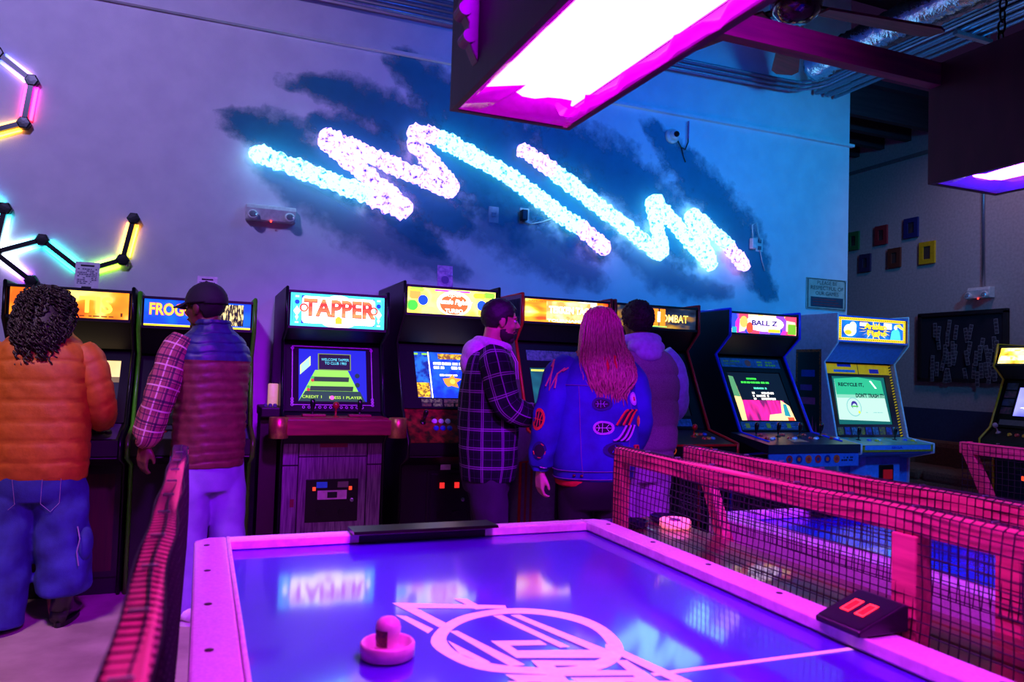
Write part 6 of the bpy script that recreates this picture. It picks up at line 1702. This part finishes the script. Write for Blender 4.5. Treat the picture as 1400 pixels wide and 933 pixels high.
# ------------------------------------------------------------------ 4 woman in denim jacket with patches
def person_denim():
    rt = empty('person', 'woman with long wavy hair in patched blue denim jacket, back to the camera', 'person', (2.00, 3.72, 0), math.radians(-6))
    hm = MH((.02, .015, 1.585), -6, -4)
    sk = skin('fair_skin', (226, 172, 150))
    arms = [[(-.165, 0, 1.38, .05), (-.235, -.01, 1.18, .044), (-.275, .0, 1.0, .038), (-.285, .03, .80, .03)], [(.165, 0, 1.38, .05), (.235, -.01, 1.18, .044), (.27, .03, 1.02, .038), (.24, .16, .88, .03)]]
    body(rt, sk, hm, .96, (.01, -.01, 1.40), arms, [((-.287, .035, .785), (.02, .1, -1), (1, .2, 0), 1, .75), ((.235, .175, .87), (-.1, 1, -.4), (-1, 0, 0), 1, .6)],
         [[(s * .09, 0, .85, .085), (s * .095, .01, .5, .058), (s * .10, 0, .1, .04), (s * .10, .08, .05, .035)] for s in (-1, 1)], [(.75, .15, .1, 0, 0), (1.0, .13, .09, 0, 0), (1.3, .17, .1, 0, 0), (1.42, .09, .07, 0, 0)], True)
    face_bits(rt, hm, .96, (60, 40, 34), (180, 80, 90))
    # denim jacket
    dm = mat('saturated_blue_denim', (40, 58, 170), .8, col2=(28, 40, 132), scale=7, bump=.3, bscale=240, detail=7)
    T = Torso([(.755, .195, .145, 0, -.01), (.765, .215, .158, 0, -.012), (.80, .222, .164, 0, -.014), (.86, .236, .174, 0, -.014), (1.0, .238, .172, 0, -.014), (1.15, .232, .166, 0, -.014), (1.28, .222, .154, 0, -.012), (1.36, .198, .138, 0, -.01), (1.41, .15, .112, 0, -.006), (1.445, .105, .095, 0, 0)], 90, 56, disp=folds(.006, 17, 13, 30))
    jk = cloth('denim_jacket', T.mesh(), dm, rt)
    LL = Limb([(-.14, -.005, 1.385, .07), (-.20, -.012, 1.31, .090), (-.240, -.018, 1.18, .092), (-.268, -.012, 1.04, .088), (-.283, .01, .91, .080), (-.287, .028, .835, .066), (-.288, .03, .815, .05), (-.288, .032, .80, .044)], 70, 26, disp=folds(.006, 3, 26, 60))
    RL = Limb([(.14, -.005, 1.385, .07), (.20, -.012, 1.31, .090), (.242, -.012, 1.18, .092), (.268, .02, 1.04, .086), (.262, .09, .93, .076), (.24, .155, .875, .056), (.236, .168, .87, .046)], 70, 26, disp=folds(.006, 6, 26, 60))
    sl = cloth('sleeve', LL.mesh(), dm, jk); cloth('sleeve', RL.mesh(), dm, jk)
    st_ = mat('orange_topstitch', (120, 90, 150), .8)
    b0 = -math.pi / 2
    for a_ in (-.62, .62): obj('seam', tube([T.at(b0 + a_ * (1 - .25 * (1 - t)), .80 + .46 * t, .003) for t in np.linspace(0, 1, 16)], .0018, 4), st_, jk)
    obj('seam', tube([T.at(b0 + a_, 1.265, .003) for a_ in np.linspace(-1.2, 1.2, 24)], .0018, 4), st_, jk)
    obj('waistband', [tube([T.at(2 * math.pi * k / 40, zz, .004) for k in range(40)], .0025, 5, closed=True) for zz in (.772, .815)], st_, jk)
    for a_ in (-.72, -.5): obj('tack_button', xf(sphere((0, 0, 0), (.009, .009, .006), 10, 6), Matrix.Translation(T.at(b0 + a_, .793, .004))), mat('copper_button', (150, 80, 60), .3, metal=.8), jk)
    W_, BK, RD, OG, YL, LC, DB = (mat('patch_white', (232, 220, 236), .7), mat('patch_black', (20, 16, 40), .7), mat('patch_red', (206, 34, 52), .7), mat('patch_orange', (226, 92, 40), .7), mat('patch_yellow', (226, 206, 60), .7), mat('patch_lilac', (190, 150, 230), .7), mat('patch_navy', (24, 28, 96), .7))
    def device(pt, m, segs, w_=.004):
        obj('patch_device', [tube([pt(r_, a_, .0052) for r_, a_ in s_], w_ * .6, 4) for s_ in segs], m, jk)
    R_ = .030
    ball = lambda r: [[(r * abs(t), math.pi / 2 if t > 0 else -math.pi / 2) for t in (-1, -.5, .01, .5, 1)], [(r * abs(t), 0 if t > 0 else math.pi) for t in (-1, -.5, .01, .5, 1)], [(r, .8), (r * .45, .1), (r, -.8)], [(r, 2.3), (r * .45, 3.1), (r, -2.3)]]
    _, pt = patch(T, b0 + .74, 1.20, .036, [LC, W_], jk); device(pt, RD, [[(.012, 1.9), (.012, -1.9)], [(.0, 0), (.012, -.6)], [(.012, 1.2), (.012, -1.2)]])
    _, pt = patch(T, b0 - .10, 1.17, .036, [DB, BK], jk); device(pt, LC, ball(.02), .002)
    _, pt = patch(T, b0 - .06, 1.045, .037, [LC, BK], jk); device(pt, W_, ball(.024), .003)
    _, pt = patch(T, b0 + .16, .93, .042, [DB, BK], jk); device(pt, mat('patch_blue', (70, 90, 220), .7), [[(.024, .6), (.008, 2.5), (.02, -2.4)], [(.02, -.8), (.01, .6), (.022, 1.8)]], .005)
    _, pt = patch(T, b0 + .98, 1.08, .03, [YL, OG], jk); device(pt, YL, ball(.018), .004)
    # striped pinwheel badge in the middle of the back
    for k in range(5):
        t0 = k * .015
        up = [T.at(b0 + .42 + (t0 - .052 + .06 * q) / .2, 1.06 + .08 * math.sin(q * 1.57), .006 + .001 * k) for q in np.linspace(0, 1, 9)]
        dn = [T.at(b0 + .42 + (.055 - t0 - .06 * q) / .2, 1.06 - .08 * math.sin(q * 1.57), .006 + .001 * k) for q in np.linspace(0, 1, 9)]
        obj('badge_stripe', tube(up, .006, 5), OG if k % 2 == 0 else BK, jk); obj('badge_stripe', tube(dn, .006, 5), LC if k % 2 == 0 else BK, jk)
    # red letter badge by the right hem, sleeve badges
    obj('letter_badge', [tube([T.at(b0 + .78 + x / .2, z + .06, .008) for x, z in s_], .006, 6) for s_ in ([(-.02, .83), (-.008, .89)], [(-.02, .89), (.015, .89), (.024, .872), (.01, .858), (-.01, .86)], [(-.03, .83), (.0, .83)])], RD, jk)
    ts = 2.0
    _, pt = patch(LL, ts + .55, .40, .034, [OG, BK], jk, limb=True); device(pt, OG, ball(.024), .004)
    _, pt = patch(LL, ts + .10, .56, .036, [DB, BK], jk, limb=True); device(pt, OG, [[(.03, a_), (.03, a_ + .5)] for a_ in (0.2, 1.5, 2.8, 4.1)], .004)
    _, pt = patch(LL, ts - .45, .80, .028, [LC, W_], jk, limb=True); device(pt, RD, ball(.018), .003)
    obj('antler_badge', [tube([LL.at(ts + .25 + x / .075, .17 + z / LL.len[-1], .008) for x, z in s_], .0045, 5) for s_ in ([(-.03, -.035), (-.012, -.005), (-.02, .04)], [(.03, -.035), (.012, -.005), (.02, .04)], [(-.012, .0), (0, .05), (.012, .0)], [(-.028, -.02), (-.04, -.045)], [(.028, -.02), (.04, -.045)])], mat('patch_tan', (206, 140, 120), .7), jk)
    # red hoodie: hood behind the neck and the hem
    rd = mat('red_hoodie_fleece', (206, 24, 34), .85, bump=.3, bscale=120)
    fused('hood', [sphere((.02, -.09, 1.40), (.14, .075, .06), 24, 14), sphere((.02, -.135, 1.345), (.11, .045, .07), 20, 14), tube([Vector((.015 + .10 * math.cos(a), -.0 + .085 * math.sin(a), 1.435 - .015 * math.sin(a))) for a in np.linspace(0, 6.283, 22, endpoint=False)], .028, 12, closed=True)], rd, rt, .006, 8)
    cloth('hoodie_hem', Torso([(.725, .195, .14, 0, -.005), (.735, .205, .15, 0, -.008), (.78, .206, .152, 0, -.01), (.80, .19, .14, 0, 0)], 10, 36).mesh(), rd, rt)
    tm_ = mat('black_leggings', (14, 12, 20), .7)
    pel = Torso([(.60, .165, .12, 0, -.005), (.70, .182, .15, 0, -.018), (.80, .178, .145, 0, -.015), (.86, .165, .12, 0, 0)], 16, 36).mesh()
    lg = [Limb([(s * .088, -.005, .76, .102), (s * .092, .0, .60, .096), (s * .095, .01, .42, .074), (s * .10, -.01, .26, .066), (s * .10, 0, .05, .048)], 50, 22).mesh() for s in (-1, 1)]
    fused('leggings', [q[:2] for q in [pel] + lg], tm_, rt, .008, 6)
    for s in (-1, 1): shoe(rt, (s * .10, .0, 0), 0, M_BLACKM, M_WHITEP)
    # long wavy hair
    hmm = mat('brown_wavy_hair', (130, 88, 76), .4, col2=(190, 140, 118), scale=34, stretch=(6, 6, .4))
    HT = Torso([(1.22, .07, .012, .02, -.160), (1.28, .115, .04, .02, -.145), (1.35, .135, .066, .02, -.11), (1.42, .128, .085, .02, -.068), (1.50, .112, .10, .02, -.03), (1.58, .098, .108, .02, -.008), (1.65, .078, .09, .02, .0), (1.69, .045, .055, .02, .0), (1.703, .012, .015, .02, 0)], 40, 30, ex=2.1)
    keepF = HT.mesh()
    hr = cloth('hair', keepF, hmm, rt)
    rg = random.Random(11); sh = []
    for k in range(300):
        th = rg.uniform(math.pi * .93, math.pi * 2.07); ph = rg.uniform(0, 6); am = rg.uniform(.004, .012); fr = rg.uniform(9, 15); ztop = rg.uniform(1.60, 1.695); zb = rg.uniform(1.15, 1.32); sp_ = rg.uniform(-.012, .012); off = rg.uniform(-.004, .012)
        pts = []
        for i in range(26):
            t = i / 25; z = ztop + (zb - ztop) * t
            p = HT.at(th, max(z, 1.225), off + am * .5 * math.sin(t * fr + ph)); p.z = z
            p.x += am * math.sin(t * fr + ph) * (.3 + t) + sp_ * t * 2; pts.append(p)
        sh.append(tube(pts, [.0035 + .0015 * math.sin(math.pi * i / 25) for i in range(25)] + [.001], 4))
    obj('strands', sh, hmm, hr, smooth=True, kind='stuff')
person_denim()

# ------------------------------------------------------------------ 5 man in grey vest
def person_grey():
    rt = empty('person', 'man with short curly hair in grey padded vest with lilac hood', 'person', (2.60, 4.22, 0), math.radians(-6))
    hm = MH((-.03, .02, 1.665), 12, -4)
    sk = skin('brown_skin_b', (112, 66, 46))
    arms = [[(s * .18, 0, 1.46, .055), (s * .235, -.01, 1.26, .05), (s * .26, .06, 1.1, .044), (s * .15, .30, 1.04, .034)] for s in (-1, 1)]
    body(rt, sk, hm, 1.0, (-.01, -.01, 1.50), arms, [((s * .14, .315, 1.04), (-s * .3, 1, -.1), (0, 0, -1), s, .7) for s in (-1, 1)],
         [[(s * .09, 0, .92, .085), (s * .10, .01, .5, .06), (s * .11, 0, .1, .042), (s * .11, .08, .05, .036)] for s in (-1, 1)], [(.85, .15, .1, 0, 0), (1.1, .15, .1, 0, 0), (1.4, .18, .1, 0, 0), (1.5, .1, .07, 0, 0)])
    face_bits(rt, hm, 1.0, (20, 14, 14))
    hb = mat('tight_dark_curls', (24, 16, 18), .7, col2=(46, 30, 28), scale=120, bump=.6)
    def keep(x, y, z):
        if z > .06: return y < .09
        if z > -.02: return y < .03
        return y < -.03 and z > -.07
    h_ = cap_hair(rt, hm, 1.0, hb, 1.17, .003, keep, 9)
    rg = random.Random(5); sh = []
    for k in range(420):
        d = Vector((rg.gauss(0, 1), rg.gauss(0, 1), rg.gauss(0, 1))).normalized(); p = Vector((d.x * .095, -.015 + d.y * .118, .03 + d.z * .112))
        if not keep(*p): continue
        u = d.orthogonal().normalized(); v = d.cross(u); r_ = rg.uniform(.005, .009)
        sh.append(xf(tube([p + u * (r_ * math.cos(a)) + v * (r_ * math.sin(a)) + d * (.004 * a / 6) for a in np.linspace(0, 6.0, 8)], .0032, 4), hm))
    obj('curls', sh, hb, h_, smooth=True, kind='stuff')
    gm = mat('grey_wool_padded', (138, 124, 140), .95, col2=(112, 100, 116), scale=220, bump=.5)
    T = Torso([(.795, .190, .145, 0, 0), (.81, .212, .162, 0, 0), (.90, .232, .178, 0, -.01), (1.05, .236, .182, 0, -.012), (1.2, .238, .178, 0, -.014), (1.35, .232, .165, 0, -.014), (1.44, .20, .14, 0, -.01), (1.50, .14, .11, 0, -.004), (1.53, .10, .095, 0, 0)], 100, 52, disp=quilt(.16, .012, .05))
    vs = cloth('padded_vest', T.mesh(), gm, rt)
    bs = mat('light_blue_shirt', (150, 160, 226), .85, bump=.2, bscale=100)
    for s in (-1, 1): cloth('sleeve', Limb([(s * .15, 0, 1.465, .072), (s * .205, -.005, 1.40, .084), (s * .245, -.01, 1.26, .082), (s * .268, .04, 1.12, .078), (s * .23, .17, 1.06, .066), (s * .16, .29, 1.04, .052), (s * .145, .31, 1.04, .044)], 60, 22, disp=folds(.005, 31 + s, 26, 60)).mesh(), bs, rt)
    fused('hood', [sphere((-.01, -.09, 1.505), (.125, .085, .065), 24, 14), sphere((-.01, -.13, 1.465), (.09, .055, .06), 20, 14), tube([Vector((-.01 + .105 * math.cos(a), -.005 + .09 * math.sin(a), 1.545 - .02 * math.sin(a))) for a in np.linspace(0, 6.283, 22, endpoint=False)], .034, 12, closed=True)], mat('lilac_hood_cotton', (176, 168, 226), .9, bump=.3, bscale=90), rt, .006, 8)
    tm_ = mat('pale_pink_trouser', (196, 158, 196), .85, col2=(176, 138, 178), scale=10, bump=.2, bscale=200)
    pel = Torso([(.66, .175, .13, 0, -.005), (.78, .185, .148, 0, -.012), (.90, .18, .14, 0, -.01)], 16, 36).mesh()
    lg = [Limb([(s * .09, -.005, .84, .112), (s * .10, .0, .66, .115), (s * .11, .01, .42, .105), (s * .115, .0, .16, .098), (s * .115, 0, .05, .098)], 60, 24, disp=folds(.006, 41 + s, 24, 50)).mesh() for s in (-1, 1)]
    fused('trousers', [q[:2] for q in [pel] + lg], tm_, rt, .008, 6)
    for s in (-1, 1): shoe(rt, (s * .115, .02, 0), 0, M_WHITEP, M_WHITEP)
person_grey()
